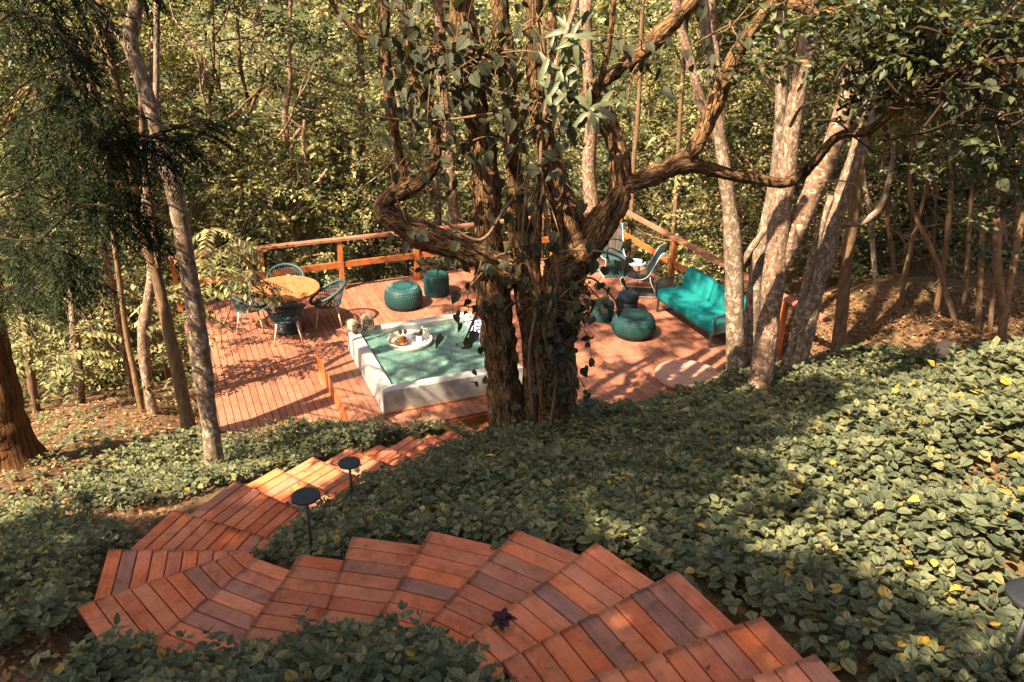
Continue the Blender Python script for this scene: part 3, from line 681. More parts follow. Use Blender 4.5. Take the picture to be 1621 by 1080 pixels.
# woven lounge chairs, built facing +Y
def lounge_chair(label, x, y, rz):
    t = thing('lounge_chair', label, 'chair', (x, y, 0), rz, group='woven lounge chairs beside the sofa')
    prof = smooth_path([(-0.43, 0.80), (-0.44, 0.87), (-0.39, 0.90), (-0.33, 0.84), (-0.22, 0.60), (-0.13, 0.43), (-0.02, 0.36), (0.12, 0.36), (0.28, 0.40), (0.36, 0.38), (0.37, 0.30), (0.28, 0.16), (0.24, 0.05), (0.30, 0.015), (0.05, 0.015), (-0.2, 0.015), (-0.30, 0.03), (-0.27, 0.16), (-0.2, 0.30), (-0.17, 0.42)], 6)
    fr = MB()
    for sx in (-1, 1): fr.tube([(sx*0.245, q[0], q[1]) for q in prof], 0.0095, 6)
    fr.build('frame', M['wire'], t, True)
    L = np.concatenate([[0], np.cumsum(np.linalg.norm(np.diff(prof, axis=0), axis=1))])
    parts = (('backrest', 0, 5*6+2), ('seat', 5*6+2, 10*6), ('base', 10*6, 19*6))
    for nm, i0, i1 in parts:
        mb = MB()
        for s in np.arange(L[i0], L[i1], 0.0165 if nm != 'base' else 0.022):
            yy = np.interp(s, L, prof[:, 0]); zz = np.interp(s, L, prof[:, 1]); mb.tube([(-0.245, yy, zz), (0, yy-0.004, zz-0.006), (0.245, yy, zz)], 0.0062, 4, False)
        mb.build(nm, M['rope'] if nm != 'base' else M['rope_dark'], t)
lounge_chair('tall-backed teal woven lounge chair in the far corner of the deck', 8.22, 13.86, math.radians(165))
lounge_chair('teal woven lounge chair seen from the side, next to the sofa', 8.16, 12.72, math.radians(62))
st = thing('side_table', 'small round pale blue side table between the lounge chairs', 'table', (8.36, 13.22, 0))
MB().lathe([(0.20, 0.405), (0.205, 0.41), (0.205, 0.425), (0.198, 0.43), (0.002, 0.43)], 32).build('table_top', M['glass_top'], st)
for i in range(3):
    a = 2*math.pi*i/3+0.4; MB().tube([(0.13*math.cos(a), 0.13*math.sin(a), 0.405), (0.17*math.cos(a), 0.17*math.sin(a), 0.0)], 0.009, 6).build('leg', M['frame'], st)
# round timber lid on the deck
dk = thing('fire_pit_lid', 'low round plank disc lying on the deck near the hillside plants', 'lid', (7.02, 9.36, 0), math.radians(57))
R = 0.5; k = 8; step = 2*R/k
MB().lathe([(R-0.03, 0.004), (R-0.03, 0.06)], 40).build('base', M['riser'], dk)
for i in range(k):
    x0, x1 = -R+i*step+0.002, -R+(i+1)*step-0.002; arc = np.linspace(x0, x1, 8)
    MB().prism([(x, -math.sqrt(max(R*R-x*x, 0))) for x in arc] + [(x, math.sqrt(max(R*R-x*x, 0))) for x in arc[::-1]], 0.061, 0.088).build('plank', M['disc'], dk)
# floating tray and what it carries
TZ = 0.615; tx, ty = 3.07, 10.86
tr = thing('floating_tray', 'round white wicker tray floating in the pool', 'tray', (tx, ty, TZ), 0.5)
MB().lathe([(0.27, -0.02), (0.31, 0.0), (0.325, 0.05), (0.33, 0.09), (0.318, 0.095), (0.305, 0.05), (0.29, 0.035), (0.002, 0.034)], 44, cap=False).build('body', M['wicker'], tr, True)
for s in (-1, 1):
    A = np.linspace(0, math.pi, 10); MB().tube([(s*(0.32+0.045*math.sin(a)), 0.07*math.cos(a), 0.085+0.03*math.sin(a)) for a in A], 0.012, 6).build('handle', M['wicker'], tr, True)
z1 = TZ+0.036
fb = thing('fruit_bowl', 'wooden bowl heaped with red and yellow fruit on the floating tray', 'bowl', (tx-0.14, ty-0.03, z1))
MB().lathe([(0.05, 0), (0.085, 0.02), (0.1, 0.05), (0.095, 0.052), (0.08, 0.025), (0.002, 0.01)], 24, cap=False).build('bowl', M['pale_leg'], fb, True)
for i, (x, y, z, r, kk) in enumerate(((-0.04, 0.0, 0.055, 0.036, 'yellowfruit'), (0.03, 0.03, 0.055, 0.036, 'red'), (0.045, -0.03, 0.055, 0.032, 'red'), (-0.01, -0.045, 0.055, 0.033, 'orange'), (0.0, 0.05, 0.06, 0.03, 'green'), (0.005, 0.0, 0.09, 0.034, 'orange'), (0.05, 0.0, 0.085, 0.026, 'berry'), (-0.045, 0.045, 0.06, 0.026, 'yellowfruit'))):
    mb = MB(); superbox(mb, (x, y, z), (2*r, 2*r, 1.9*r), 1.0, 12, 8); mb.build('fruit', M[kk], fb, True)
pl = thing('plate', 'white china plate under the ice bucket on the floating tray', 'plate', (tx+0.12, ty-0.03, z1))
MB().lathe([(0.06, 0), (0.12, 0.012), (0.125, 0.016), (0.07, 0.008), (0.002, 0.007)], 32, cap=False).build('dish', M['china'], pl, True)
ib = thing('ice_bucket', 'small steel ice bucket standing on the plate on the floating tray', 'bucket', (tx+0.12, ty-0.03, z1+0.009))
MB().lathe([(0.055, 0), (0.066, 0.10), (0.071, 0.104), (0.069, 0.108), (0.062, 0.104), (0.052, 0.012), (0.002, 0.01)], 28, cap=False).build('bucket', M['steel'], ib, True)
MB().lathe([(0.05, 0.07), (0.03, 0.076), (0.002, 0.074)], 20, cap=False).build('ice', M['glass'], ib, True)
wb = thing('wine_bottle', 'dark wine bottle leaning in the steel ice bucket', 'bottle', (tx+0.12, ty-0.03, z1+0.022)); wb.rotation_euler = (0.12, 0.28, 0)
MB().lathe([(0.03, 0.0), (0.032, 0.01), (0.032, 0.12), (0.026, 0.15), (0.013, 0.175), (0.012, 0.21)], 20).build('glass', M['bottle'], wb, True)
MB().lathe([(0.0125, 0.2), (0.0135, 0.202), (0.0135, 0.225), (0.01, 0.228), (0.001, 0.228)], 16).build('foil', M['foil'], wb, True)
nk = thing('napkin', 'white folded cloth beside the ice bucket on the floating tray', 'napkin', (tx+0.06, ty+0.12, z1), 0.6)
mb = MB(); superbox(mb, (0, 0, 0.025), (0.20, 0.13, 0.05), 0.45, 20, 10); superbox(mb, (0.03, 0.01, 0.06), (0.11, 0.09, 0.04), 0.5, 18, 10); mb.build('fold', M['cloth'], nk, True)
for i, (x, y) in enumerate(((-0.03, 0.14), (-0.10, 0.16))):
    gl = thing('wine_glass', ('clear stemmed glass by the napkin on the floating tray', 'clear stemmed glass behind the fruit bowl on the floating tray')[i], 'glass', (tx+x, ty+y, z1))
    MB().lathe([(0.028, 0), (0.004, 0.004), (0.0035, 0.06), (0.02, 0.075), (0.03, 0.10), (0.026, 0.14), (0.0245, 0.14), (0.028, 0.10), (0.018, 0.077), (0.001, 0.066)], 18, cap=False).build('goblet', M['glass'], gl, True)
# rolled towels, spiral ends
def towel_roll(label, x, y, rz, r, L):
    t = thing('rolled_towel', label, 'towel', (x, y, ZT+0.002+r), rz, 'tan towels rolled up on the pool corner')
    n = 90; th = np.linspace(0, 3.4*2*math.pi, n); rr = 0.16*r + (0.86*r)*th/th[-1]; V = []; F = []; w = 0.055*r
    for k_, yy in enumerate(np.linspace(-L/2, L/2, 6)):
        bul = 1.0 - 0.05*(abs(k_-2.5)/2.5)**3
        for q, s in ((rr+w, 1), (rr-w, -1)):
            for a, r_ in zip(th, q): V.append([bul*r_*math.cos(a), yy + 0.006*math.sin(3*a), bul*r_*math.sin(a)])
    for k_ in range(5):
        for s in (0, 1):
            o0 = (2*k_+s)*n; o1 = (2*k_+2+s)*n
            for i in range(n-1): F.append([o0+i, o0+i+1, o1+i+1, o1+i] if s == 0 else [o0+i+1, o0+i, o1+i, o1+i+1])
    for k_ in (0, 5):
        for i in range(n-1): F.append([2*k_*n+i, 2*k_*n+i+1, (2*k_+1)*n+i+1, (2*k_+1)*n+i])
    F += [[0+k2, (2)*n+k2, 3*n+k2, n+k2] for k2 in ()]
    MB().add(V, F).build('roll', M['towel'], t, True)
    MB().lathe([(0.17*r, -L/2+0.01), (0.17*r, L/2-0.01)], 12).build('core', M['towel'], t).rotation_euler = (math.pi/2, 0, 0)
towel_roll('tan rolled towel at the very corner of the pool rim, left of the other roll', 2.345, 11.36, 0.25, 0.095, 0.22)
towel_roll('tan rolled towel on the back rim of the pool, right of the other roll', 2.57, 11.42, -0.12, 0.105, 0.24)
# striped towel draped over the right rim of the pool
sw = thing('striped_towel', 'white towel with navy stripes draped over the right rim of the pool', 'towel', (TX1-rw/2, 10.85, ZT))
prof = [(-0.118, -0.10), (-0.118, -0.06), (-0.113, -0.01), (-0.1, 0.016), (-0.05, 0.024), (0.0, 0.022), (0.05, 0.024), (0.09, 0.018), (0.1, -0.005), (0.104, -0.12), (0.106, -0.30)]
prof = smooth_path(prof, 3); V = []; F = []; ny = 18; L_ = 0.62
for k_ in range(2):
    for i, y in enumerate(np.linspace(-L_/2, L_/2, ny)):
        for j, q in enumerate(prof):
            V.append([q[0]*(1-0.0*k_)+0.006*math.sin(17*y+j*0.4)*(1 if abs(q[0]) > 0.1 else 0)-math.copysign(0.008*k_, q[0]) * (1 if abs(q[0]) > 0.095 else 0), y+0.01*math.sin(j*0.6), q[1]+0.004*math.sin(25*y+j)-0.007*k_])
m_ = len(prof)
for k_ in range(2):
    for i in range(ny-1):
        for j in range(m_-1):
            o = k_*ny*m_; f = [o+i*m_+j, o+i*m_+j+1, o+(i+1)*m_+j+1, o+(i+1)*m_+j]; F.append(f if k_ else f[::-1])
for i in range(ny-1):
    for j in (0, m_-1): F.append([i*m_+j, (i+1)*m_+j, ny*m_+(i+1)*m_+j, ny*m_+i*m_+j])
for i in (0, ny-1):
    for j in range(m_-1): F.append([i*m_+j, i*m_+j+1, ny*m_+i*m_+j+1, ny*m_+i*m_+j])
MB().add(V, F).build('cloth', M['striped'], sw, True)

# ------------------------------------------------------------------ leaves
def tmpl_ovate(w=0.36, fold=0.10, curl=0.22):
    t = np.array([0, 0.33, 0.68, 1.0]); mz = -curl*t*t
    mid = np.stack([0*t, t, mz], 1)
    ts = np.array([0.17, 0.46, 0.78]); ws = np.array([0.68, 1.0, 0.62])*w; sz = -curl*ts*ts + fold*ws/w*0.9
    l = np.stack([-ws, ts, sz], 1); r = np.stack([ws, ts, sz], 1)
    V = np.vstack([mid, l, r])
    F = [(0,1,4),(4,1,5),(1,2,5),(5,2,6),(2,3,6),(1,0,7),(1,7,8),(2,1,8),(2,8,9),(3,2,9)]
    return V, np.array(F)
def tmpl_lo(w=0.38, fold=0.08, curl=0.16):
    return np.array([[0, 0, 0], [0, 0.5, -curl*0.25], [0, 1, -curl], [-w, 0.45, fold], [w, 0.45, fold]]), np.array([(0, 1, 3), (3, 1, 2), (1, 0, 4), (1, 4, 2)])
def tmpl_diamond(w=0.3, fold=0.1, curl=0.15):
    V = np.array([[0, 0, 0], [w, 0.45, fold], [0, 1, -curl], [-w, 0.45, fold]]); return V, np.array([(0, 1, 2), (0, 2, 3)])
def tmpl_heart(w=0.42, fold=0.08, curl=0.25):
    t = np.array([0.1, 0.4, 0.72, 1.0]); mid = np.stack([0*t, t-0.1, -curl*t*t], 1)
    ts = np.array([0.06, 0.27, 0.55, 0.82]); ws = np.array([0.5, 0.95, 0.9, 0.45])*w; sz = -curl*np.abs(ts)*ts + fold
    l = np.stack([-ws, ts-0.1, sz], 1); r = np.stack([ws, ts-0.1, sz], 1); V = np.vstack([mid, l, r])
    F = [(0,5,4),(0,1,5),(1,6,5),(1,2,6),(2,7,6),(2,3,7),(0,8,9),(0,9,1),(1,9,10),(1,10,2),(2,10,11),(2,11,3)]
    return V, np.array(F)
def frames(D, N):
    """rotation matrices whose second column is the leaf axis D and third leans towards N"""
    D = D/np.linalg.norm(D, axis=1)[:, None]
    X = np.cross(D, N); X /= np.maximum(np.linalg.norm(X, axis=1), 1e-6)[:, None]; Z = np.cross(X, D)
    return np.stack([X, D, Z], 2)
def scatter(tm, P, R, S):
    """copies of a leaf template at P, turned by R and sized by S"""
    V0, F0 = tm; k = len(V0)
    V = np.einsum('nij,kj->nki', R, V0)*S[:, None, None] + P[:, None, :]
    F = (F0[None] + (np.arange(len(P))*k)[:, None, None]).reshape(-1, 3)
    return V.reshape(-1, 3), F
def unit(a): return a/np.maximum(np.linalg.norm(a, axis=-1, keepdims=True), 1e-9)

# ------------------------------------------------------------------ ground cover
SOILPATCH = [(1150, 940), (1215, 975), (1180, 1005), (1120, 960)]
G_CENTER = [(398, 876), (392, 846), (470, 815), (560, 775), (640, 733), (720, 695), (790, 676), (905, 652), (1000, 640), (1100, 624), (1165, 604), (1240, 594), (1340, 564), (1480, 576), (1621, 570), (2450, 560), (2450, 1500), (1500, 1350), (1390, 1130), (1310, 1070), (1260, 1040), (1225, 1015), (1160, 985), (1120, 970), (1040, 930), (1005, 915), (950, 892), (900, 880), (820, 872), (700, 872), (600, 882), (545, 905), (480, 900), (405, 900)]
G_LEFT_LIT = [(95, 805), (105, 775), (160, 738), (220, 715), (300, 693), (345, 690), (420, 684), (520, 668), (600, 655), (700, 640), (790, 628), (800, 668), (700, 690), (600, 712), (500, 735), (430, 752), (370, 772), (330, 782), (280, 800), (230, 803), (150, 818)]
G_LEFT_DARK = [(-400, 805), (0, 815), (60, 808), (110, 828), (190, 852), (220, 862), (210, 876), (170, 876), (150, 955), (112, 966), (135, 1000), (70, 1012), (0, 1050), (-400, 1150)]
G_BOTTOM = [(105, 1075), (180, 1034), (300, 1016), (400, 1015), (480, 992), (560, 1000), (640, 985), (720, 1002), (795, 1048), (860, 1090), (1050, 1300), (-200, 1500), (40, 1120)]
deck_poly = [(0.0, 9.75), (1.8, 9.75), (1.8, 9.05), (4.4, 9.05), (4.4, 8.75), (9.1, 8.75), (9.1, 15.2), (0.0, 15.2)]
GC_TM = [tmpl_ovate(0.38, 0.08, 0.16), tmpl_ovate(0.41, 0.11, 0.26), tmpl_ovate(0.36, 0.05, 0.08), tmpl_lo()]
tread_quads = [tread_quad(t, -0.035, 0.9) for t in TREADS]
tread_wide = [tread_quad(t, 0.10, 0.9) for t in TREADS]
def on_stairs(X, Y, Q=None):
    m = np.zeros(len(X), bool)
    for q in (Q or tread_quads): m |= inpoly(X, Y, q)
    return m
def cover(name, label, polys, dens, box, size=1.0, sizef=None, hgt=1.0, extra=None, matk='plant', fill=1.6):
    x0, x1, y0, y1 = box; n = int((x1-x0)*(y1-y0)*dens)
    X = rng.uniform(x0, x1, n); Y = rng.uniform(y0, y1, n); Z = ground(X, Y)
    q = proj(np.stack([X, Y, Z], 1)); keep = np.zeros(n, bool)
    for p in polys: keep |= inpoly(q[:, 0], q[:, 1], p) & (q[:, 2] > 0.3)
    keep &= ~on_stairs(X, Y) & ~inpoly(X, Y, deck_poly)
    keep &= ~inpoly(q[:, 0], q[:, 1], SOILPATCH)
    if extra is not None: keep &= extra(X, Y)
    X, Y, Z = X[keep], Y[keep], Z[keep]; n = len(X)
    sz = size*rng.uniform(0.6, 1.3, n)
    if sizef is not None: sz = sz*sizef(X, Y)
    lump = 0.5+0.5*np.sin(X*2.3+1.1*np.sin(Y*1.7))*np.sin(Y*2.1+0.7*np.sin(X*2.9))
    near = on_stairs(X, Y, tread_wide)
    H = hgt*(0.10+0.13*lump+rng.uniform(-0.04, 0.08, n))*np.where(near, 0.5, 1.0)
    lean = rng.normal(0, 0.25, (n, 2)); base = np.stack([X, Y, Z], 1)
    top = base + np.stack([lean[:, 0]*H, lean[:, 1]*H, H], 1)
    farm = (base-CAM) @ MR[2] > 5.6
    VV, FF, LC, off = [], [], [], 0
    th0 = rng.uniform(0, math.pi, n)
    for tier, (f, el, L) in enumerate(((1.0, 0.95, 0.042), (0.96, 0.45, 0.068), (0.84, 0.2, 0.08), (0.6, 0.05, 0.078))):
        for s in (0, 1):
            a = th0 + tier*math.pi/2 + s*math.pi + rng.normal(0, 0.25, n); e = el + rng.normal(0, 0.2, n)
            D = np.stack([np.cos(a)*np.cos(e), np.sin(a)*np.cos(e), np.sin(e)], 1)
            N = np.tile([0, 0, 1.0], (n, 1)) + rng.normal(0, 0.22, (n, 3)) + np.concatenate([lean, np.zeros((n, 1))], 1)
            P = base + (top-base)*f + D*0.008
            for ti in range(4):
                m = farm if ti == 3 else (np.arange(n) % 3 == ti) & ~farm
                V, F = scatter(GC_TM[ti], P[m], frames(D[m], N[m]), (L*sz*rng.uniform(0.85, 1.15, n))[m])
                VV.append(V); FF.append(F+off); LC.append(np.tile(GC_TM[ti][0], (int(m.sum()), 1))); off += len(V)
    # low leaves near the soil
    nf = int(n*fill); j = rng.integers(0, n, nf); a = rng.uniform(0, 6.28, nf); D = np.stack([np.cos(a), np.sin(a), rng.normal(0, 0.2, nf)], 1)
    Pf = base[j] + np.stack([rng.normal(0, 0.07, nf), rng.normal(0, 0.07, nf), rng.uniform(0.03, 0.12, nf)], 1)
    V, F = scatter(GC_TM[3], Pf, frames(D, np.tile([0, 0, 1.0], (nf, 1))+rng.normal(0, 0.3, (nf, 3))), 0.085*size*rng.uniform(0.8, 1.3, nf)*(1.0 if sizef is None else sizef(Pf[:, 0], Pf[:, 1]))); VV.append(V); FF.append(F+off); LC.append(np.tile(GC_TM[3][0], (nf, 1)))
    me = fastmesh(name, np.concatenate(VV), np.concatenate(FF), M[matk], leafco=np.concatenate(LC))
    tag(link(name, me), label, kind='stuff'); return base, H
rf = lambda X, Y: np.clip(1.0+0.16*(X-3.2), 1.0, 1.5)
gcA, hA = cover('ground_cover', 'dense grey-green leafy ground cover on the bank between the stairs and the right edge', [G_CENTER], 225, (0, 10.5, -1.5, 10), 0.88, rf, fill=2.2)
cover('ground_cover', 'sunlit leafy ground cover between the deck and the lower stairs', [G_LEFT_LIT], 190, (-3, 4.6, 6, 10.2), 0.88)
cover('ground_cover', 'dark leafy ground cover left of the bend in the stairs', [G_LEFT_DARK], 180, (-5, 0.5, 3.5, 9), 0.9)
gcB, hB = cover('ground_cover', 'dark leafy ground cover along the bottom edge of the picture', [G_BOTTOM], 170, (-3, 3, 1.5, 6), 0.9)
cover('weeds', 'sparse small weeds on the bare soil around the redwood-like trunk', [[(-300, 700), (330, 640), (340, 700), (200, 720), (100, 800), (-300, 790)]], 34, (-6, 0.6, 7, 13), 0.75, None, 0.5, fill=0.2, extra=lambda X, Y: np.sin(X*3.1)+np.sin(Y*2.7+X) > -0.3)

# yellow fallen leaves, one by one
ym = []
for tm in (tmpl_ovate(0.34, 0.16, 0.3), tmpl_ovate(0.30, -0.08, 0.1), tmpl_heart(0.36, 0.15, 0.35)): ym.append(fastmesh('leaf', tm[0]-np.array([0, 0.4, 0]), tm[1], M['yellow']))
for i, (px, py, s) in enumerate(((777, 748, 14), (841, 778, 14), (704, 803, 10), (603, 841, 13), (655, 852, 8), (660, 832, 12), (1053, 748, 10), (1035, 790, 14), (1060, 743, 8), (1125, 840, 14), (1240, 800, 10), (1435, 835, 14), (1370, 773, 10), (1427, 935, 16), (1500, 978, 20), (1465, 938, 14), (1252, 800, 9), (1115, 810, 9), (1106, 872, 13), (826, 790, 9), (745, 770, 7), (1182, 855, 9), (1420, 720, 10), (1265, 703, 9), (1545, 660, 12), (1557, 1035, 14), (1340, 1035, 12), (1422, 1058, 12), (962, 795, 10), (889, 700, 9), (1310, 770, 9), (1222, 905, 9))):
    p = hit(px, py); d = (CAM-p)/np.linalg.norm(CAM-p)
    L = 1.25*s*fdepth(p)/FPX
    o = link('fallen_leaf', ym[i % 3], None, p + np.array([0, 0, 0.19]) + d*0.06, (random.uniform(0.1, 0.6), random.uniform(-0.4, 0.4), random.uniform(0, 6.28)), (L,)*3)
    tag(o, 'yellow fallen leaf lying on the grey-green ground cover', 'leaf', 'yellow leaves fallen on the ground cover')

# small purple plant sprouting over the stairs
M['purple'] = leaf_mat('purple_leaf', [(0, (0.03, 0.008, 0.014)), (1, (0.06, 0.014, 0.024))], rough=0.45, trans=0.1, tcol=(2, 0.5, 0.8))
pp = onz(797, 992, Z0+RISE*18+0.05); pz = g1(pp[0], pp[1]); pt = thing('purple_plant', 'small dark purple plant sprouting over the edge of the stair boards', 'plant', (pp[0], pp[1], pz))
tm = tmpl_ovate(0.3, 0.1, 0.3); pm = fastmesh('leaf', tm[0], tm[1], M['purple'])
hz_ = pp[2]-pz+0.06
MB().tube([(0, 0, 0), (0.01, 0, hz_*0.5), (0, 0.01, hz_)], [0.004, 0.003, 0.002], 5).build('stem', M['purple'], pt, True)
for i in range(8):
    a = i*2.4; el = (0.1, 0.5)[i % 2]; D = np.array([[math.cos(a)*math.cos(el), math.sin(a)*math.cos(el), math.sin(el)]]); Rm = frames(D, np.array([[0.0, 0, 1]]))[0]
    link('leaf', pm, pt, (0, 0.01, hz_-0.012*(i//2)), Matrix([[*Rm[0], 0], [*Rm[1], 0], [*Rm[2], 0], [0, 0, 0, 1]]).to_euler(), ((0.05+0.012*(i//2)),)*3)
# pale stone at the crest of the bank
sp_ = hit(1492, 578); stn = MB(); superbox(stn, (0, 0, 0), (0.34, 0.24, 0.2), 0.75, 18, 10)
stn.v[0] = stn.v[0]*(1+0.12*np.sin(stn.v[0][:, :1]*23+stn.v[0][:, 1:2]*17)); stn.bark[0] = stn.v[0]
tag(stn.build('stone', mat('tan_stone', (0.42, 0.29, 0.2), 0.9, 0.2)[0], None, True), 'pale rounded stone on the crest of the right bank', 'stone').location = (float(sp_[0]), float(sp_[1]), g1(sp_[0], sp_[1])+0.2)
# leaf litter on bare soil
def litter(name, label, poly, box, n, size):
    x0, x1, y0, y1 = box; X = rng.uniform(x0, x1, n); Y = rng.uniform(y0, y1, n); Z = ground(X, Y)
    q = proj(np.stack([X, Y, Z], 1)); k = inpoly(q[:, 0], q[:, 1], poly) & ~on_stairs(X, Y, tread_wide) & ~inpoly(X, Y, deck_poly)
    X, Y, Z = X[k], Y[k], Z[k]; n = len(X); a = rng.uniform(0, 6.28, n)
    D = np.stack([np.cos(a), np.sin(a), rng.normal(0, 0.25, n)], 1); N = np.tile([0, 0, 1.0], (n, 1)) + rng.normal(0, 0.35, (n, 3))
    V, F = scatter(tmpl_diamond(0.28, 0.12, -0.1), np.stack([X, Y, Z+rng.uniform(0.012, 0.045, n)], 1), frames(D, N), size*rng.uniform(0.5, 1.3, n))
    tag(link(name, fastmesh(name, V, F, M['litter'])), label, kind='stuff')
litter('leaf_litter', 'dry brown leaf litter on the soil left of the stairs', [(-300, 640), (340, 630), (345, 700), (300, 830), (210, 870), (100, 830), (-300, 830)], (-6, 1, 5.5, 14), 12000, 0.05)
litter('leaf_litter', 'dry brown leaf litter on the terrace behind the right bank', [(1230, 470), (2000, 440), (2000, 640), (1230, 640)], (7, 17, 5, 13), 30000, 0.07)
litter('leaf_litter', 'dry brown litter on the bare soil at the bottom left corner', [(-200, 990), (140, 985), (200, 1040), (60, 1300), (-300, 1300)], (-4, 1, 2, 6), 9000, 0.05)

dp = []
for _ in range(900):
    t = TREADS[rng.integers(0, len(TREADS))]; q = tread_quad(t, -0.03, 0.8); a, b_ = rng.random(2); p = (q[0]*(1-a)+q[1]*a)*(1-b_) + (q[3]*(1-a)+q[2]*a)*b_
    dp.append((p[0], p[1], t[0]+0.006))
for _ in range(260):
    x, y = rng.uniform(0.2, 8.7), rng.uniform(9.9, 14.8)
    if 1.8 < x < 4.3 and y < 11.9: continue
    dp.append((x, y, 0.006))
dp = np.array(dp); n = len(dp); a = rng.uniform(0, 6.28, n)
V, F = scatter(tmpl_diamond(0.22, 0.1, -0.1), dp, frames(np.stack([np.cos(a), np.sin(a), np.zeros(n)], 1), np.tile([0, 0, 1.0], (n, 1))+rng.normal(0, 0.2, (n, 3))), rng.choice([0.008, 0.012, 0.018, 0.035], n, p=[0.45, 0.35, 0.15, 0.05]))
tag(link('debris', fastmesh('debris', V, F, M['litter'])), 'tiny dry leaf bits scattered on the stairs and deck boards', kind='stuff')
# ------------------------------------------------------------------ trees
def path3(pts, dh, k=6, wob=0.0):
    """pixel polyline (x, y, diameter[, extra distance]) -> points and radii at a real distance along the view heading"""
    Q = smooth_path([(p[0], p[1], p[2], p[3] if len(p) > 3 else 0.0) for p in pts], k)
    P = np.array([onplane(q[0], q[1], dh+q[3]) for q in Q]); R = np.array([q[2]*fdepth(p)/FPX/2 for q, p in zip(Q, P)])
    if wob: P = P + rng.normal(0, wob, P.shape)
    return P, R
def twigs(mb, P, R, n, L, r, sd, tips=None, down=0.0, from_=0.15):
    """thin side twigs along a limb"""
    rg = np.random.default_rng(sd)
    for _ in range(n):
        i = rg.integers(int(len(P)*from_), len(P)); a = P[i]; d = unit(rg.normal(0, 1, 3)+np.array([0, 0, 0.35-down])); Lk = L*rg.uniform(0.5, 1.3)
        q = [a]; 
        for s in range(4): d = unit(d+rg.normal(0, 0.28, 3)+np.array([0, 0, 0.06-0.2*down])); q.append(q[-1]+d*Lk/4)
        mb.tube(smooth_path(q, 2), np.linspace(r*rg.uniform(0.7, 1.2), r*0.25, 9), 5)
        if tips is not None: tips.append((np.array(q[-1]), d)); tips.append((np.array(q[-2]), d))
def spray_leaves(C, Dm, per, tw, tlen, lsize, rg, w=0.3, up=0.9, fold=0.1, curl=0.15, spread=1.0, jit=0.55):
    """leaves on little shoots: C shoot clusters at centres C, tw shoots each"""
    m = len(C); K = m*tw
    c = np.repeat(C, tw, 0); d = unit(rg.normal(0, 1, (K, 3))*spread + np.repeat(Dm, tw, 0))
    d[:, 2] = d[:, 2]*0.6 - 0.05; d = unit(d)
    tl = tlen*rg.uniform(0.5, 1.2, K)
    P = []; D = []; 
    for j in range(per):
        f = (j+0.6)/per; s = 1 if j % 2 else -1
        side = unit(np.cross(d, np.array([0, 0, 1.0])+rg.normal(0, 0.2, (K, 3))))
        P.append(c + d*(tl*f)[:, None] + np.array([0, 0, -0.12])*(tl*f*f)[:, None] + rg.normal(0, 0.012, (K, 3)))
        D.append(unit(d*0.75 + s*side*0.8 + rg.normal(0, jit*0.5, (K, 3)) + np.array([0, 0, -0.15])))
    P = np.concatenate(P); D = np.concatenate(D); n = len(P)
    N = np.tile([0, 0, up], (n, 1)) + rg.normal(0, 0.42, (n, 3))
    return scatter(tmpl_diamond(w, fold, curl), P, frames(D, N), lsize*rg.uniform(0.6, 1.25, n))
def crown_data(seed, clumps, R, per=9, tw=9, tlen=0.42, lsize=0.10, hollow=0.35):
    rg = np.random.default_rng(seed); d = unit(rg.normal(0, 1, (clumps, 3))); rr = rg.uniform(hollow, 1.0, clumps)**0.7
    C = d*rr[:, None]*np.array(R); return spray_leaves(C, d*0.8, per, tw, tlen, lsize, rg), C
CROWNS = []
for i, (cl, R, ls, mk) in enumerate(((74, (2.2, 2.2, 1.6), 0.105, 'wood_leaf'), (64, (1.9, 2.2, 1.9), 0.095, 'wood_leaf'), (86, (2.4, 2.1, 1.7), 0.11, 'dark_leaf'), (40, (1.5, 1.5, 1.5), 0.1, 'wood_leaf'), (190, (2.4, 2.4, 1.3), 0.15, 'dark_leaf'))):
    (V, F), C = crown_data(50+i, cl, R, lsize=ls); me = fastmesh('crown', V, F, M[mk])
    br = MB(); rg = np.random.default_rng(i)
    for c in C[:26]:
        mid = c*0.5+rg.normal(0, 0.12, 3); br.tube(smooth_path([np.array([0, 0, -R[2]*0.7]), mid, c], 3), np.linspace(0.035, 0.008, 7), 5)
    CROWNS.append((me, br.mesh('branch', M['bark_thin'], True)))
def add_crown(t, p, k, s=1.0, rz=None):
    me, br = CROWNS[k % len(CROWNS)]; rz = random.uniform(0, 6.28) if rz is None else rz
    loc = np.asarray(p, float) - np.array(t.location)
    link('crown', me, t, loc, (0, 0, rz), (s, s, s)); link('branch', br, t, loc, (0, 0, rz), (s, s, s))
def thin(pts, f): return [(p[0], p[1], p[2]*f, *p[3:]) for p in pts]
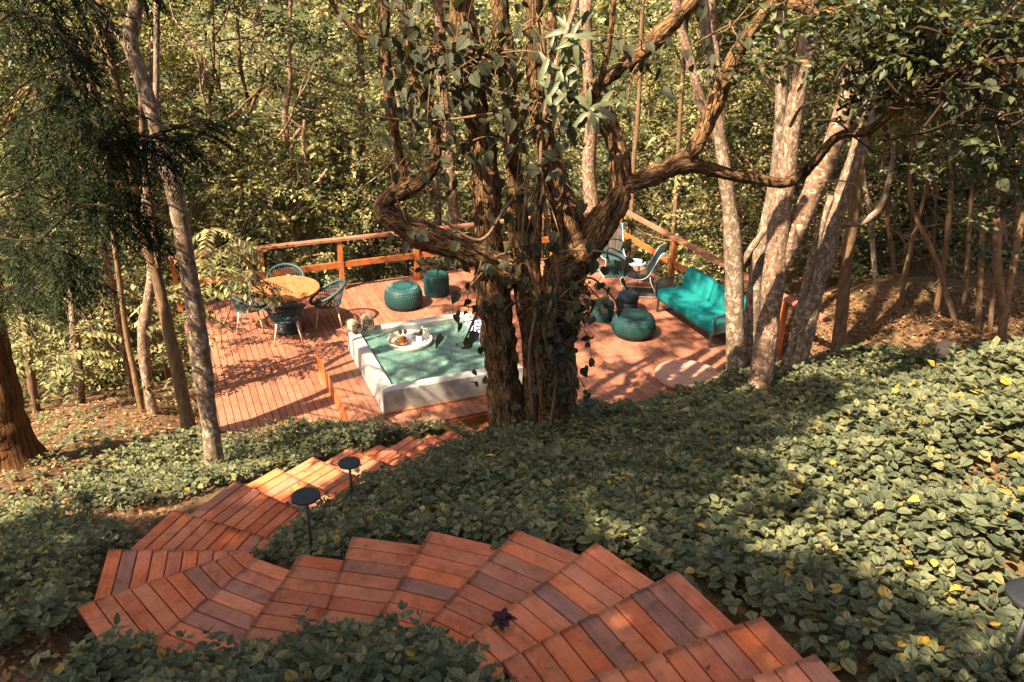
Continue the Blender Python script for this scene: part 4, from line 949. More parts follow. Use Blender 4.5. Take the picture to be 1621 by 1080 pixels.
def tree(name, label, trunk, bark, branches=(), base=None, crowns=(), n=12, flute=0.08, rough=0.03, group=None, dh=None, tw=None, flare=1.0, cat='tree', k=6, lump=0.05, fat=1.0):
    trunk = thin(trunk, fat); branches = [thin(b, fat) for b in branches]
    bp = hit(*(base or trunk[0][:2])); dh_ = float((bp-CAM)[:2] @ HEAD) if dh is None else dh
    t = thing(name, label, cat, (0, 0, 0), group=group)
    P, R = path3(trunk, dh_, k)
    gz = g1(P[0][0], P[0][1]); t.location = (float(P[0][0]), float(P[0][1]), gz); o = np.array(t.location)
    ext = P[0].copy(); ext[2] = min(P[0][2], gz)-0.25
    P = np.vstack([ext, P]); R = np.concatenate([[R[0]*1.12*flare], R])
    MB().tube(P-o, R, n, True, flute, rough, len(label), lump).build('trunk', bark, t, True)
    allP = [(P, R)]
    for bpts in branches:
        Pb, Rb = path3(bpts, dh_, k); MB().tube(Pb-o, Rb, max(8, n-3), True, flute, rough, len(bpts), lump).build('branch', bark, t, True); allP.append((Pb, Rb))
    if tw:
        mb = MB(); tips = []
        for Pk, Rk in allP: twigs(mb, Pk-o, Rk, tw[0], tw[1], tw[2], len(label)+len(Pk), tips)
        tag(mb.build('twigs', M['bark_thin'], t, True), kind='stuff')
    for (c, k, s) in crowns: add_crown(t, c, k, s)
    return t, dh_, allP

# vine-clad tree in the middle
CT = [(882, 700, 66), (884, 660, 58), (884, 600, 56), (884, 520, 58), (888, 460, 66), (898, 415, 74), (902, 370, 62), (890, 315, 54), (872, 262, 50), (860, 205, 46), (851, 130, 42), (846, 40, 40), (846, -70, 38), (840, -200, 34)]
CB = [
    [(806, 682, 66, -0.05), (800, 630, 56), (792, 560, 52), (782, 480, 54), (776, 420, 62), (770, 360, 60), (770, 300, 62), (764, 240, 60), (752, 170, 56), (742, 100, 54), (732, 40, 56), (727, -40, 54), (720, -180, 46)],
    [(842, 690, 24, -0.1), (840, 610, 22), (836, 520, 26), (830, 440, 34), (822, 370, 44), (816, 300, 42), (812, 240, 40), (808, 160, 38), (800, 90, 42), (792, 20, 44), (786, -70, 42), (780, -180, 38)],
    [(862, 688, 16, -0.12), (858, 600, 18, -0.1), (852, 500, 20, -0.1), (846, 420, 24), (850, 340, 24), (862, 260, 18), (870, 190, 16), (872, 100, 14), (880, 0, 12)],
    [(815, 440, 56), (770, 408, 50, -0.1), (710, 388, 52, -0.15), (655, 366, 54, -0.2), (618, 342, 48, -0.2), (604, 326, 40, -0.2), (622, 308, 38, -0.2), (655, 292, 40, -0.15), (683, 268, 34, -0.1), (690, 230, 26), (687, 190, 25), (672, 158, 25), (655, 125, 20), (646, 80, 16), (640, 30, 13), (640, -30, 11)],
    [(642, 300, 26, -0.15), (632, 250, 22), (622, 190, 25), (613, 125, 25), (607, 65, 25), (608, 10, 25), (605, -60, 22), (600, -160, 18)],
    [(600, 68, 18), (580, 58, 17), (560, 44, 15), (542, 28, 13), (528, 8, 12), (512, -30, 10)],
    [(900, 425, 66), (938, 375, 66, -0.15), (972, 325, 60, -0.25), (988, 296, 50, -0.25), (1015, 285, 44, -0.25), (1050, 270, 46, -0.2), (1078, 258, 50, -0.2), (1105, 263, 34, -0.1), (1150, 275, 28, 0.0), (1200, 285, 24, 0.15), (1243, 289, 22, 0.2), (1268, 277, 22, 0.15), (1292, 253, 22, 0.0), (1316, 224, 22, -0.2), (1338, 212, 22, -0.45), (1372, 208, 22, -0.7), (1395, 192, 20, -1.1), (1420, 165, 20, -1.2), (1455, 138, 18, -1.3), (1490, 116, 16, -1.4), (1550, 102, 13, -1.5), (1660, 92, 11, -1.6)],
    [(982, 312, 48, -0.25), (982, 255, 46, -0.2), (967, 208, 46, -0.15), (946, 168, 44, -0.1), (936, 148, 36, -0.1), (956, 128, 32, -0.1), (988, 106, 36, -0.15), (1020, 80, 38, -0.2), (1050, 50, 38, -0.25), (1082, 18, 36, -0.3), (1115, -25, 34, -0.35), (1160, -90, 30, -0.4)],
    [(1084, 262, 32, -0.2), (1104, 226, 36, -0.25), (1130, 170, 38, -0.3), (1150, 120, 38, -0.35), (1172, 76, 34, -0.4), (1197, 38, 30, -0.45), (1226, 0, 28, -0.5), (1250, -45, 24, -0.55)],
    [(1172, 112, 15, -0.4), (1210, 105, 14, -0.5), (1250, 97, 13, -0.6), (1290, 102, 12, -0.7), (1322, 114, 11, -0.8), (1352, 116, 11, -0.9), (1378, 108, 12, -1), (1422, 84, 13, -1.1), (1465, 60, 14, -1.2), (1525, 40, 13, -1.3), (1660, 20, 12, -1.4)],
    [(1215, 10, 22, -0.5), (1262, 8, 27, -0.6), (1305, 20, 28, -0.7), (1335, 14, 24, -0.8), (1375, -15, 20, -0.9)],
    [(945, 150, 16, -0.2), (958, 100, 14, -0.3), (966, 60, 13, -0.35), (972, 0, 12, -0.4), (980, -60, 10, -0.4)],
    [(858, 120, 10, -0.5), (880, 105, 15, -0.5), (895, 60, 14, -0.5), (908, 10, 13, -0.5), (918, -40, 11, -0.5)],
    [(1395, 195, 15, -1.1), (1440, 155, 13, -1.2), (1475, 95, 12, -1.1), (1520, 70, 10, -1.1), (1600, 62, 9, -1.1)],
    [(1420, 165, 13, -1.2), (1440, 118, 12, -1.1), (1478, 78, 10, -1.0), (1500, 30, 9, -1.0)],
    [(1570, 100, 10, -1.4), (1590, 118, 9, -1.4), (1610, 130, 8, -1.4), (1660, 148, 7, -1.4)]]
def slim(pts, f=0.74, above=330): return [(p[0], p[1], p[2]*(f if p[1] < above else 0.5*(1+f) if p[1] < above+90 else 1.0), *p[3:]) for p in pts]
def slim2(pts): return [(p[0], p[1], p[2]*(0.85 if p[1] < 440 else 1.0), *p[3:]) for p in pts]
CT = slim2(slim(CT, 0.82)); CB = [slim2(slim(b_, 0.8)) for b_ in CB]
ctree, CDH, CP = tree('gnarled_tree', 'gnarled multi-stemmed tree wrapped in a climbing vine in the middle of the picture', CT, M['bark_old'], CB, base=(870, 690),
    crowns=(((5.0, 9.2, 9.6), 0, 1.15), ((2.6, 9.0, 10.2), 1, 1.0), ((7.4, 7.6, 9.4), 2, 1.0), ((5.2, 6.0, 9.6), 2, 1.0), ((7.0, 6.4, 10.2), 0, 1.0)), n=26, flute=0.16, rough=0.085, tw=(5, 0.5, 0.007), k=9, lump=0.10)
tg = MB(); rg = np.random.default_rng(77); tgo = np.array(ctree.location)
for _ in range(110):
    x, y = rg.normal(1450, 95), rg.normal(120, 60); a = rg.normal(-0.6, 0.5); L = rg.uniform(50, 150); dd = CDH-1.2+rg.normal(0, 0.35)
    q = [(x, y, 3.2), (x+L*0.33*math.cos(a), y+L*0.33*math.sin(a)+rg.normal(0, 6), 2.8), (x+L*0.66*math.cos(a+0.2), y+L*0.66*math.sin(a+0.2)+rg.normal(0, 8), 2.2), (x+L*math.cos(a+0.3), y+L*math.sin(a+0.3), 1.4)]
    Pv, Rv = path3(q, dd, 3); tg.tube(Pv-tgo, Rv*rg.uniform(0.6, 1.8), 5, False)
tag(tg.build('twigs', M['bark_dark'], ctree, True), kind='stuff')
tc = np.array([onplane(rg.normal(1480, 110), rg.normal(60, 55), CDH-1.0+rg.normal(0, 0.4)) for _ in range(170)] + [onplane(rg.normal(1575, 40), rg.normal(230, 60), CDH-0.3+rg.normal(0, 0.5)) for _ in range(60)]) - tgo
Vt, Ft = spray_leaves(tc, rg.normal(0, 0.3, tc.shape), 7, 5, 0.28, 0.085, rg); link('foliage', fastmesh('foliage', Vt, Ft, M['dark_leaf']), ctree)
# climbing vine: stems and separate heart-shaped leaves
vine = thing('climbing_vine', 'climbing vine with big heart-shaped leaves on the gnarled tree', 'vine', tuple(ctree.location)); vo = np.array(vine.location)
vs_mb = MB(); rg = np.random.default_rng(5)
heart = [fastmesh('leaf', *tmpl_heart(w, f, c), M['vine'], leafco=tmpl_heart(w, f, c)[0]) for w, f, c in ((0.36, 0.14, 0.4), (0.32, 0.2, 0.55), (0.40, 0.09, 0.25))]
blobs = [((885, 600), (24, 50), 56, 0.42), ((865, 500), (40, 45), 48, 0.42), ((905, 470), (38, 28), 26, 0.5), ((775, 440), (22, 45), 16, 0.45), ((925, 470), (22, 26), 12, 0.55), ((750, 520), (18, 40), 12, 0.5), ((690, 110), (55, 60), 75, 0.4), ((770, 130), (50, 75), 60, 0.4), ((640, 60), (50, 50), 24, 0.4), ((860, 200), (50, 60), 30, 0.45), ((660, 400), (35, 30), 8, 0.4), ((850, 330), (45, 60), 22, 0.42), ((720, 260), (50, 60), 16, 0.4), ((1020, 130), (50, 50), 14, 0.4), ((850, 60), (60, 50), 16, 0.4), ((620, 230), (30, 60), 10, 0.35), ((1160, 60), (40, 40), 8, 0.6), ((1450, 60), (90, 40), 34, 1.3), ((1560, 160), (50, 60), 20, 1.5), ((985, 415), (30, 16), 6, 0.6)]
for (cx, cy), (sx, sy), nl, dz in blobs:
    anchor = onplane(cx, cy-sy*0.6, CDH-dz*0.5)
    for i in range(int(nl*1.45)):
        x, y = rg.normal(cx, sx), rg.normal(cy, sy)
        p = onplane(x, y, CDH-dz+rg.normal(0, 0.12)); L = rg.uniform(0.07, 0.17)
        toc = unit(CAM-p); d = unit(rg.normal(0, 0.55, 3) + np.array([0, 0, -0.75])); nn = unit(toc*0.6 + np.array([-0.2, -0.2, 0.9]) + rg.normal(0, 0.4, 3))
        Rm = frames(d[None], nn[None])[0]; mwl = Matrix([[*Rm[0], 0], [*Rm[1], 0], [*Rm[2], 0], [0, 0, 0, 1]])
        o = link('leaf', heart[i % 3], vine, p-vo, mwl.to_euler(), (L,)*3)
        if i % 3 == 0:
            mid = (anchor+p)/2 + rg.normal(0, 0.08, 3); vs_mb.tube(smooth_path([anchor-vo+rg.normal(0, 0.03, 3), mid-vo, p-vo], 4), np.linspace(0.009, 0.003, 9), 5)
for pts in ([(868, 690, 7), (880, 600, 7), (862, 520, 7), (884, 440, 7), (868, 360, 6), (856, 250, 6), (866, 150, 5), (858, 40, 5)], [(846, 680, 6), (838, 560, 6), (850, 470, 6), (828, 380, 6), (836, 260, 5), (818, 150, 5)], [(886, 470, 5), (930, 440, 4), (960, 460, 4), (985, 490, 3)], [(880, 400, 5), (920, 395, 4), (975, 405, 4), (1005, 430, 3), (1010, 440, 3)], [(780, 470, 5), (755, 500, 4), (735, 540, 3)], [(560, 175, 3), (620, 188, 4), (700, 190, 4), (780, 180, 5)], [(700, 350, 4), (760, 380, 5), (800, 330, 5), (860, 250, 4)]):
    Pv, Rv = path3(pts, CDH-0.38); vs_mb.tube(Pv-vo, Rv, 6)
tag(vs_mb.build('stem', M['bark_thin'], vine, True), kind='stuff')
# strap-leaved epiphyte in the fork
ep = thing('strap_leaved_epiphyte', 'pale strap-leaved epiphyte sunlit in the fork of the gnarled tree', 'plant', tuple(onplane(880, 118, CDH-0.62))); eo = np.array(ep.location)
st_t = np.linspace(0, 1, 6); sw_ = np.array([0.05, 0.1, 0.11, 0.1, 0.07, 0.0]); sz_ = 0.15*st_t-0.5*st_t**2
SV = np.vstack([np.stack([-sw_, st_t, sz_+0.03], 1), np.stack([0*sw_, st_t, sz_], 1), np.stack([sw_, st_t, sz_+0.03], 1)])
SF = [(i, 6+i, 7+i, i+1) for i in range(5)] + [(6+i, 12+i, 13+i, 7+i) for i in range(5)]
strap = fastmesh('leaf', SV, [list(f) for f in SF], M['strap'], True)
for i in range(64):
    cx, cy, sp = ((880, 112, 1.0), (900, 60, 0.7), (935, 175, 0.35), (882, 140, 0.8))[i % 4]
    p = onplane(cx+rg.normal(0, 14)*sp, cy+rg.normal(0, 14)*sp, CDH-0.6+rg.normal(0, 0.06)); a = rg.uniform(0, 6.28); e = rg.uniform(-0.5, 0.8)
    d = MR.T @ np.array([math.cos(a)*1.0, math.sin(a)*0.9, -0.5*rg.uniform(0, 1)]); d = unit(d)
    Rm = frames(d[None], unit(CAM-p+np.array([0, 0, 4.0]))[None])[0]; L = rg.uniform(0.14, 0.27)
    link('leaf', strap, ep, p-eo, Matrix([[*Rm[0], 0], [*Rm[1], 0], [*Rm[2], 0], [0, 0, 0, 1]]).to_euler(), (L,)*3)
mb = MB(); Pv, Rv = path3([(862, 190, 9), (874, 120, 9), (882, 100, 10), (896, 55, 9), (912, 5, 8), (925, -40, 7)], CDH-0.6); mb.tube(Pv-eo, Rv, 7); mb.build('stem', M['bark_pale'], ep, True)

# right-hand trees
tree('tall_tree', 'tall pale pinkish trunk lit by the sun at the right end of the deck', [(1196, 648, 54), (1206, 590, 50), (1214, 530, 46), (1222, 470, 44), (1228, 410, 46), (1234, 350, 46), (1242, 290, 44), (1251, 220, 38), (1262, 150, 34), (1274, 90, 34), (1284, 30, 34), (1292, -50, 32), (1300, -200, 26)], M['bark_pale'],
     [[(1230, 440, 28), (1247, 395, 36), (1267, 348, 42), (1291, 293, 43), (1316, 236, 41), (1335, 180, 40), (1348, 120, 38), (1360, 60, 36), (1375, 0, 34), (1390, -70, 30), (1410, -180, 24)]], base=(1196, 640), crowns=(((8.3, 8.2, 10.5), 0, 1.1), ((10.2, 8.0, 10.0), 1, 1.1)), n=16, flute=0.05, rough=0.02, fat=0.76)
tree('tall_tree', 'straight mottled grey-brown trunk in front of the sofa arm', [(1166, 618, 34), (1165, 560, 36), (1163, 490, 37), (1162, 430, 36), (1158, 360, 30), (1151, 300, 26), (1144, 250, 24), (1134, 180, 20), (1126, 110, 20), (1116, 40, 22), (1108, -40, 20), (1100, -160, 16)], M['bark_mottle'],
     [[(1162, 440, 12), (1185, 400, 13), (1205, 372, 11), (1222, 352, 8)]], base=(1166, 608), crowns=(((7.0, 9.6, 10.5), 3, 1.2),), n=14, flute=0.05, fat=0.86)
tree('slim_tree', 'slim brown trunk close behind the mottled trunk by the sofa', [(1184, 600, 26), (1190, 510, 26), (1198, 430, 24), (1212, 360, 21), (1226, 290, 19), (1234, 210, 18), (1238, 130, 20), (1238, 50, 18), (1238, -40, 16), (1236, -150, 13)], M['bark_mottle'], base=(1180, 600), crowns=(((8.2, 9.8, 10.6), 1, 0.8),), n=12)
tree('leaning_tree', 'dark mossy trunk with a crooked base leaning right beyond the pale trunk', [(1252, 606, 50), (1266, 560, 42), (1278, 510, 40), (1290, 460, 38), (1302, 415, 38), (1318, 360, 36), (1336, 300, 32), (1354, 245, 30), (1374, 190, 28), (1400, 120, 24), (1420, 50, 22), (1440, -40, 20)], M['bark_mottle'],
     [[(1240, 600, 22), (1256, 540, 18), (1270, 480, 20), (1284, 420, 20), (1300, 360, 16), (1316, 310, 14)], [(1330, 355, 12), (1365, 352, 14), (1392, 330, 12), (1405, 295, 11), (1412, 260, 9), (1415, 225, 8)]], base=(1256, 600), crowns=(((10.8, 8.6, 9.5), 2, 1.0),), n=14, flute=0.12, rough=0.06, fat=0.75)
tree('slim_tree', 'reddish slim trunk rising from the leaf litter at the end of the railing', [(1326, 568, 26), (1331, 510, 22), (1337, 450, 22), (1344, 390, 22), (1352, 330, 20), (1360, 265, 18), (1370, 190, 16), (1384, 110, 14), (1395, 20, 12), (1402, -80, 10)], M['bark_thin'], base=(1326, 560), crowns=(((11, 9.6, 9.6), 3, 1.0),), n=12, fat=0.85)
RT = [
    ([(1583, 560, 15), (1590, 500, 15), (1600, 440, 14), (1612, 380, 13), (1630, 300, 12), (1650, 200, 11)], 'thin leaning sapling trunk at the right edge, foremost on the terrace', [[(1592, 500, 13), (1580, 440, 14), (1578, 380, 14), (1576, 310, 13), (1582, 240, 12), (1585, 150, 11), (1590, 40, 10), (1590, -60, 8)]]),
    ([(1547, 530, 12), (1551, 470, 11), (1554, 400, 11), (1558, 320, 10), (1562, 230, 9), (1558, 140, 8), (1552, 40, 8), (1550, -60, 6)], 'thin straight sapling trunk left of the forked one at the right edge', []),
    ([(1567, 525, 9), (1572, 470, 9), (1580, 400, 8), (1592, 320, 8), (1600, 230, 7), (1606, 120, 7), (1610, -30, 6)], 'very thin sapling trunk between the two saplings at the right edge', []),
    ([(1512, 515, 9), (1506, 488, 11), (1494, 458, 12), (1488, 430, 12), (1474, 395, 10), (1460, 365, 9), (1446, 335, 8), (1440, 290, 7), (1444, 220, 6), (1450, 120, 6)], 'crooked forked sapling above the mound of leaf litter', [[(1490, 440, 10), (1496, 400, 9), (1502, 350, 9), (1506, 280, 8), (1512, 180, 7), (1515, 60, 6)], [(1481, 495, 8), (1486, 465, 9), (1489, 440, 9)]]),
    ([(1425, 488, 8), (1432, 440, 9), (1440, 400, 9), (1452, 350, 8), (1466, 300, 7), (1476, 220, 7), (1480, 100, 6)], 'dark thin trunk just left of the crooked forked sapling', []),
    ([(1524, 505, 8), (1530, 440, 8), (1534, 360, 8), (1540, 280, 7), (1545, 180, 6), (1548, 60, 6)], 'thin brown trunk behind the mound of leaf litter, right of the crooked sapling', [])]
for i, (pts, lab, br) in enumerate(RT):
    bp = hit(*pts[0][:2]); dd = float((bp-CAM)[:2] @ HEAD)
    cr = [(onplane(pts[len(pts)//2+1][0]+random.uniform(-30, 30), yy, dd+random.uniform(-0.2, 0.6)), 3 if i % 2 else 1, sc_) for yy, sc_ in ((random.uniform(120, 240), 0.42), (random.uniform(-60, 60), 0.6))]
    tree('sapling', lab, [(p[0], p[1], p[2]*0.85) for p in pts], M['bark_thin'], br, base=(pts[0][0], pts[0][1]), n=9, tw=(6, 0.5, 0.006), group='thin saplings on the right terrace', crowns=cr)
# left-hand trees
tree('slim_tree', 'grey-brown mottled trunk leaning left beside the lower stairs', [(343, 765, 32), (336, 700, 28), (326, 630, 28), (318, 565, 31), (311, 505, 28), (301, 445, 27), (291, 385, 26), (283, 335, 26), (272, 288, 26), (258, 240, 24), (246, 196, 24), (232, 150, 24), (216, 100, 24), (206, 68, 24), (212, 28, 23), (222, -30, 21), (235, -140, 18)], M['bark_mottle'],
     [[(206, 78, 15), (184, 52, 13), (162, 26, 12), (140, -5, 11), (120, -60, 9)]], base=(343, 758), crowns=(((-0.6, 8.6, 10.6), 0, 0.9), ((-2.6, 8.0, 9.4), 1, 0.85)), n=14, flute=0.04)
tree('slim_tree', 'sunlit orange-brown trunk standing at the left corner of the deck', [(303, 700, 25), (292, 645, 22), (280, 585, 20), (267, 525, 18), (256, 472, 18), (246, 430, 17), (232, 392, 16), (216, 352, 16), (202, 320, 15), (188, 290, 14), (170, 240, 13), (150, 160, 12), (130, 60, 11)], M['bark_thin'],
     [[(250, 440, 10), (248, 390, 11), (240, 340, 11), (232, 290, 10), (226, 220, 9), (222, 120, 8)]], base=(303, 692), crowns=(((-1.2, 10.6, 9.0), 3, 0.9),), n=12)
tree('slim_tree', 'twisted mossy trunk on the slope left of the deck', [(243, 660, 17), (236, 620, 16), (229, 570, 18), (228, 520, 20), (236, 470, 17), (240, 430, 14), (234, 380, 13), (230, 320, 12), (240, 240, 11), (247, 150, 10), (248, 60, 9), (250, -60, 8)], M['bark_mottle'], base=(243, 655), crowns=(((-1.6, 13.4, 8.8), 1, 0.8),), n=12)
tree('sapling', 'thin straight pole-like sapling left of the twisted mossy trunk', [(225, 655, 10), (216, 605, 10), (202, 540, 9), (193, 475, 9), (186, 420, 8), (179, 370, 8), (174, 330, 7), (165, 250, 6), (150, 140, 6)], M['bark_thin'], base=(225, 652), n=8, tw=(4, 0.4, 0.005))
# great red-barked conifer with drooping dark branches
con, CON_DH, _ = tree('conifer', 'massive red-brown conifer trunk at the left edge with drooping dark foliage', [(12, 752, 150), (8, 725, 118), (2, 690, 96), (-6, 650, 80), (-14, 600, 68), (-20, 550, 60), (-26, 490, 56), (-32, 400, 52), (-38, 280, 48), (-44, 120, 44), (-50, -60, 38), (-55, -260, 30)], M['bark_red'], base=(18, 738), n=20, flute=0.13, rough=0.03)
co = np.array(con.location); rg = np.random.default_rng(21); VV, FF, off = [], [], 0; bmb = MB()
CBR = [[(-36, 330, 7, 0), (40, 290, 6, -0.6), (120, 235, 5, -1.0), (200, 215, 4, -1.2), (280, 225, 3, -1.3)], [(-36, 380, 7, 0), (60, 330, 6, -0.7), (150, 270, 5, -1.1), (230, 225, 4, -1.3), (310, 190, 3, -1.3)], [(-36, 250, 7, 0), (50, 180, 6, -0.8), (110, 170, 5, -1.1), (170, 210, 3, -1.3)], [(-40, 80, 8, 0), (20, 20, 7, -0.8), (80, 40, 6, -1.2), (130, 90, 4, -1.4)], [(-36, 420, 7, 0), (40, 400, 6, -0.8), (120, 330, 5, -1.2), (190, 330, 4, -1.3), (230, 350, 3, -1.3)], [(-34, 470, 6, 0), (30, 450, 5, -0.7), (90, 420, 4, -1.0), (140, 440, 3, -1.1)], [(-36, 200, 6, 0), (60, 120, 5, -0.7), (130, 140, 4, -1.0), (190, 180, 3, -1.2)], [(-36, 300, 6, 0), (30, 230, 5, -0.5), (90, 240, 5, -0.9), (150, 290, 4, -1.1), (200, 300, 3, -1.2)], [(-44, 20, 7, 0), (10, -40, 6, -0.5), (90, -30, 5, -0.8), (160, 20, 4, -1.0)], [(-36, 360, 6, -0.2), (20, 380, 5, -1.0), (80, 380, 4, -1.3), (110, 430, 3, -1.4)], [(-44, -100, 7, 0), (60, -120, 6, -0.5), (150, -90, 5, -0.9), (240, -30, 4, -1.2)]]
for pts in CBR:
    Pb, Rb = path3([(p[0], p[1], p[2]*0.8, p[3]*1.6) for p in pts], CON_DH, 7); bmb.tube(Pb-co, Rb, 6)
    for i in range(3, len(Pb)):
        for _ in range(4):
            d = unit(Pb[min(i+1, len(Pb)-1)]-Pb[i-1])*0.6 + rg.normal(0, 0.55, 3) + np.array([0, 0, -0.45]); d = unit(d); L = rg.uniform(0.35, 0.75)*(1.1-0.5*i/len(Pb))
            n = int(40*L/0.5); f = np.linspace(0.05, 1, n); P = Pb[i] + d*L*f[:, None] + np.array([0, 0, -0.28])*(L*f**2)[:, None]
            side = unit(np.cross(d, np.array([0.1, 0.05, 1.0]))); sgn = np.where(np.arange(n) % 2, 1, -1)[:, None]
            D = unit(d + sgn*side*1.0 + rg.normal(0, 0.16, (n, 3)) + np.array([0, 0, -0.2])); N = np.tile([0, 0, 1.0], (n, 1)) + rg.normal(0, 0.3, (n, 3))
            V, F = scatter(tmpl_diamond(0.1, 0.02, 0.1), P-co, frames(D, N), 0.08*rg.uniform(0.6, 1.2, n)*np.sin(np.pi*np.clip(f*0.85+0.12, 0, 1))); VV.append(V); FF.append(F+off); off += len(V)
bmb.build('branch', M['bark_dark'], con, True)
link('crown', fastmesh('crown', np.concatenate(VV), np.concatenate(FF), M['conifer']), con)

# sapling with big pinnate leaves between the left trunks
def pinnate(name, label, spots, dh, seed, Lr=(0.45, 0.7), leaf=0.13, m='wood_leaf'):
    rg = np.random.default_rng(seed); p0 = onplane(*spots[0][:2], dh); gz = g1(p0[0], p0[1]); t = thing(name, label, 'sapling', (p0[0], p0[1], gz)); o = np.array(t.location)
    VV, FF, off = [], [], 0; mb = MB(); prev = None
    for (x, y, nfr) in spots:
        c = onplane(x, y, dh+rg.normal(0, 0.15))
        if prev is not None: mb.tube(smooth_path([prev-o, (prev+c)/2-o+rg.normal(0, 0.04, 3), c-o], 4), np.linspace(0.014, 0.009, 9), 6)
        else: mb.tube(smooth_path([(0, 0, -0.1), (c-o)*[0.5, 0.5, 0.5], c-o], 4), np.linspace(0.022, 0.014, 9), 6)
        prev = c
        for i in range(nfr):
            a = rg.uniform(0, 6.28); d = unit(np.array([math.cos(a), math.sin(a), rg.uniform(-0.3, 0.5)])); L = rg.uniform(*Lr); n = 17; f = np.linspace(0.12, 1, n)
            P = c + d*L*f[:, None] + np.array([0, 0, -0.45])*(L*f**2)[:, None]; tang = unit(np.gradient(P, axis=0)); side = unit(np.cross(tang, np.array([0.05, 0.0, 1.0])))
            sgn = np.where(np.arange(n) % 2, 1, -1)[:, None]; D = unit(tang*0.5 + sgn*side + rg.normal(0, 0.1, (n, 3)) + np.array([0, 0, -0.25])); N = np.tile([0, 0, 1.0], (n, 1)) + rg.normal(0, 0.2, (n, 3))
            V, F = scatter(tmpl_diamond(0.2, 0.05, 0.12), P-o, frames(D, N), leaf*rg.uniform(0.8, 1.1, n)); VV.append(V); FF.append(F+off); off += len(V)
            mb.tube(P[::3]-o, np.linspace(0.005, 0.002, len(P[::3])), 4)
    tag(mb.build('stem', M['bark_thin'], t, True), kind='stuff'); link('foliage', fastmesh('foliage', np.concatenate(VV), np.concatenate(FF), M[m]), t)
dl = float((hit(290, 690)-CAM)[:2] @ HEAD)
pinnate('pinnate_sapling', 'sunlit sapling with feather-like leaves between the two left deck trunks', [(285, 680, 0), (278, 590, 5), (270, 545, 9), (276, 500, 9), (262, 470, 7), (300, 455, 6), (330, 425, 8), (350, 390, 7), (335, 360, 6)], dl+1.3, 31)
pinnate('pinnate_sapling', 'sapling with feather-like leaves overhanging the round table', [(345, 640, 0), (350, 520, 3), (365, 470, 8), (385, 430, 9), (400, 450, 8), (420, 470, 7), (375, 395, 7), (430, 455, 4)], float((np.array([0.6, 13.0])) @ HEAD), 33, (0.3, 0.5), 0.095, 'dark_leaf')
pinnate('pinnate_sapling', 'low sapling with pale feather-like leaves in the shade left of the slope', [(120, 660, 0), (118, 590, 5), (105, 560, 7), (125, 530, 6), (60, 545, 6), (30, 500, 6), (40, 560, 4)], float((np.array([-1.6, 12.2])) @ HEAD), 35)

# ------------------------------------------------------------------ woods
def in_deck_view(P):
    """keep woodland off the deck and out of the slope in front of it"""
    x, y = P[:, 0], P[:, 1]
    return ((x > -0.9) & (x < 9.9) & (y < 15.9)) | (y < 9.4) | ((x < 9) & (y < 10.4)) | ((x > 9) & (x < 12.5) & (y < 10.3) & (P[:, 2] < 3.2))
def woods(name, label, pxr, hr, n, seed, mk, lsize, tlen=0.5, per=8, tw=9, zlo=0.1, ztop=3.5, pw=1.0, clus=9, spread3=(0.75, 0.75, 0.6)):
    rg = np.random.default_rng(seed); px = rg.uniform(*pxr, n); h = hr[0]+(hr[1]-hr[0])*rg.uniform(0, 1, n)**pw
    lat = (px-CX)/FPX*h*1.02; R2 = np.array([HEAD[1], -HEAD[0]]); XY = h[:, None]*HEAD + lat[:, None]*R2
    gz = ground(XY[:, 0], XY[:, 1]); top = np.maximum(6-0.066*h+ztop, gz+2.0); z = gz+zlo+(top-gz-zlo)*rg.uniform(0, 1, n)
    C = np.stack([XY[:, 0], XY[:, 1], z], 1)
    m = max(n//clus, 1); C = C[:m][rg.integers(0, m, n)] + rg.normal(0, 1, (n, 3))*np.array(spread3)
    XY = C[:, :2]; z = C[:, 2]; C[:, 2] = np.maximum(z, ground(C[:, 0], C[:, 1])+0.1)
    # clearings and thick spots
    cl = np.sin(XY[:, 0]*1.1+z*0.9)+np.sin(XY[:, 1]*0.9-z*1.3+1)+np.sin(XY[:, 0]*0.45-XY[:, 1]*0.6)
    C = C[(~in_deck_view(C)) & (cl > -1.3)]
    V, F = spray_leaves(C, rg.normal(0, 0.2, C.shape)+np.array([0, 0, 0.1]), per, tw, tlen, lsize, rg)
    return tag(link(name, fastmesh(name, V, F, M[mk])), label, kind='stuff')
woods('understory', 'thick sunlit undergrowth in the woods behind the deck', (-120, 1150), (15.2, 25), 2700, 1, 'wood_leaf', 0.09, 0.45, 8, 9, 0.1, 1.6, 1.3, 9, (0.6, 0.6, 0.4))
woods('understory', 'large-leaved sunlit shrubs in the woods behind the deck', (-120, 1150), (15.2, 22), 800, 11, 'wood_leaf', 0.17, 0.5, 7, 8, 0.1, 1.6, 1.0, 8, (0.5, 0.5, 0.4))
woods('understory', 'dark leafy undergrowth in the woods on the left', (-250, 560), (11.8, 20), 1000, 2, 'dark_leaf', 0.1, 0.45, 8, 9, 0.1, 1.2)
woods('understory', 'brown-green undergrowth in the woods on the right', (1000, 1800), (12.5, 25), 2300, 3, 'wood_leaf', 0.09, 0.45, 8, 9, 0.1, 2.2, 1.0, 9, (0.6, 0.6, 0.4))
woods('understory', 'dark large-leaved shrubs in the woods on the right', (1050, 1800), (12.5, 22), 500, 12, 'dark_leaf', 0.15, 0.5, 7, 8, 0.1, 2.2, 1.0, 8, (0.5, 0.5, 0.4))
woods('woodland', 'mass of trees farther down the valley', (-200, 1850), (23, 46), 3600, 4, 'wood_leaf', 0.18, 0.8, 7, 9, 0.5, 1.0, 1.0, 6)
woods('woodland', 'dark evergreen mass farther down the valley', (-200, 1850), (19, 40), 2300, 6, 'dark_leaf', 0.16, 0.7, 7, 9, 0.2, 1.0, 1.0, 6)
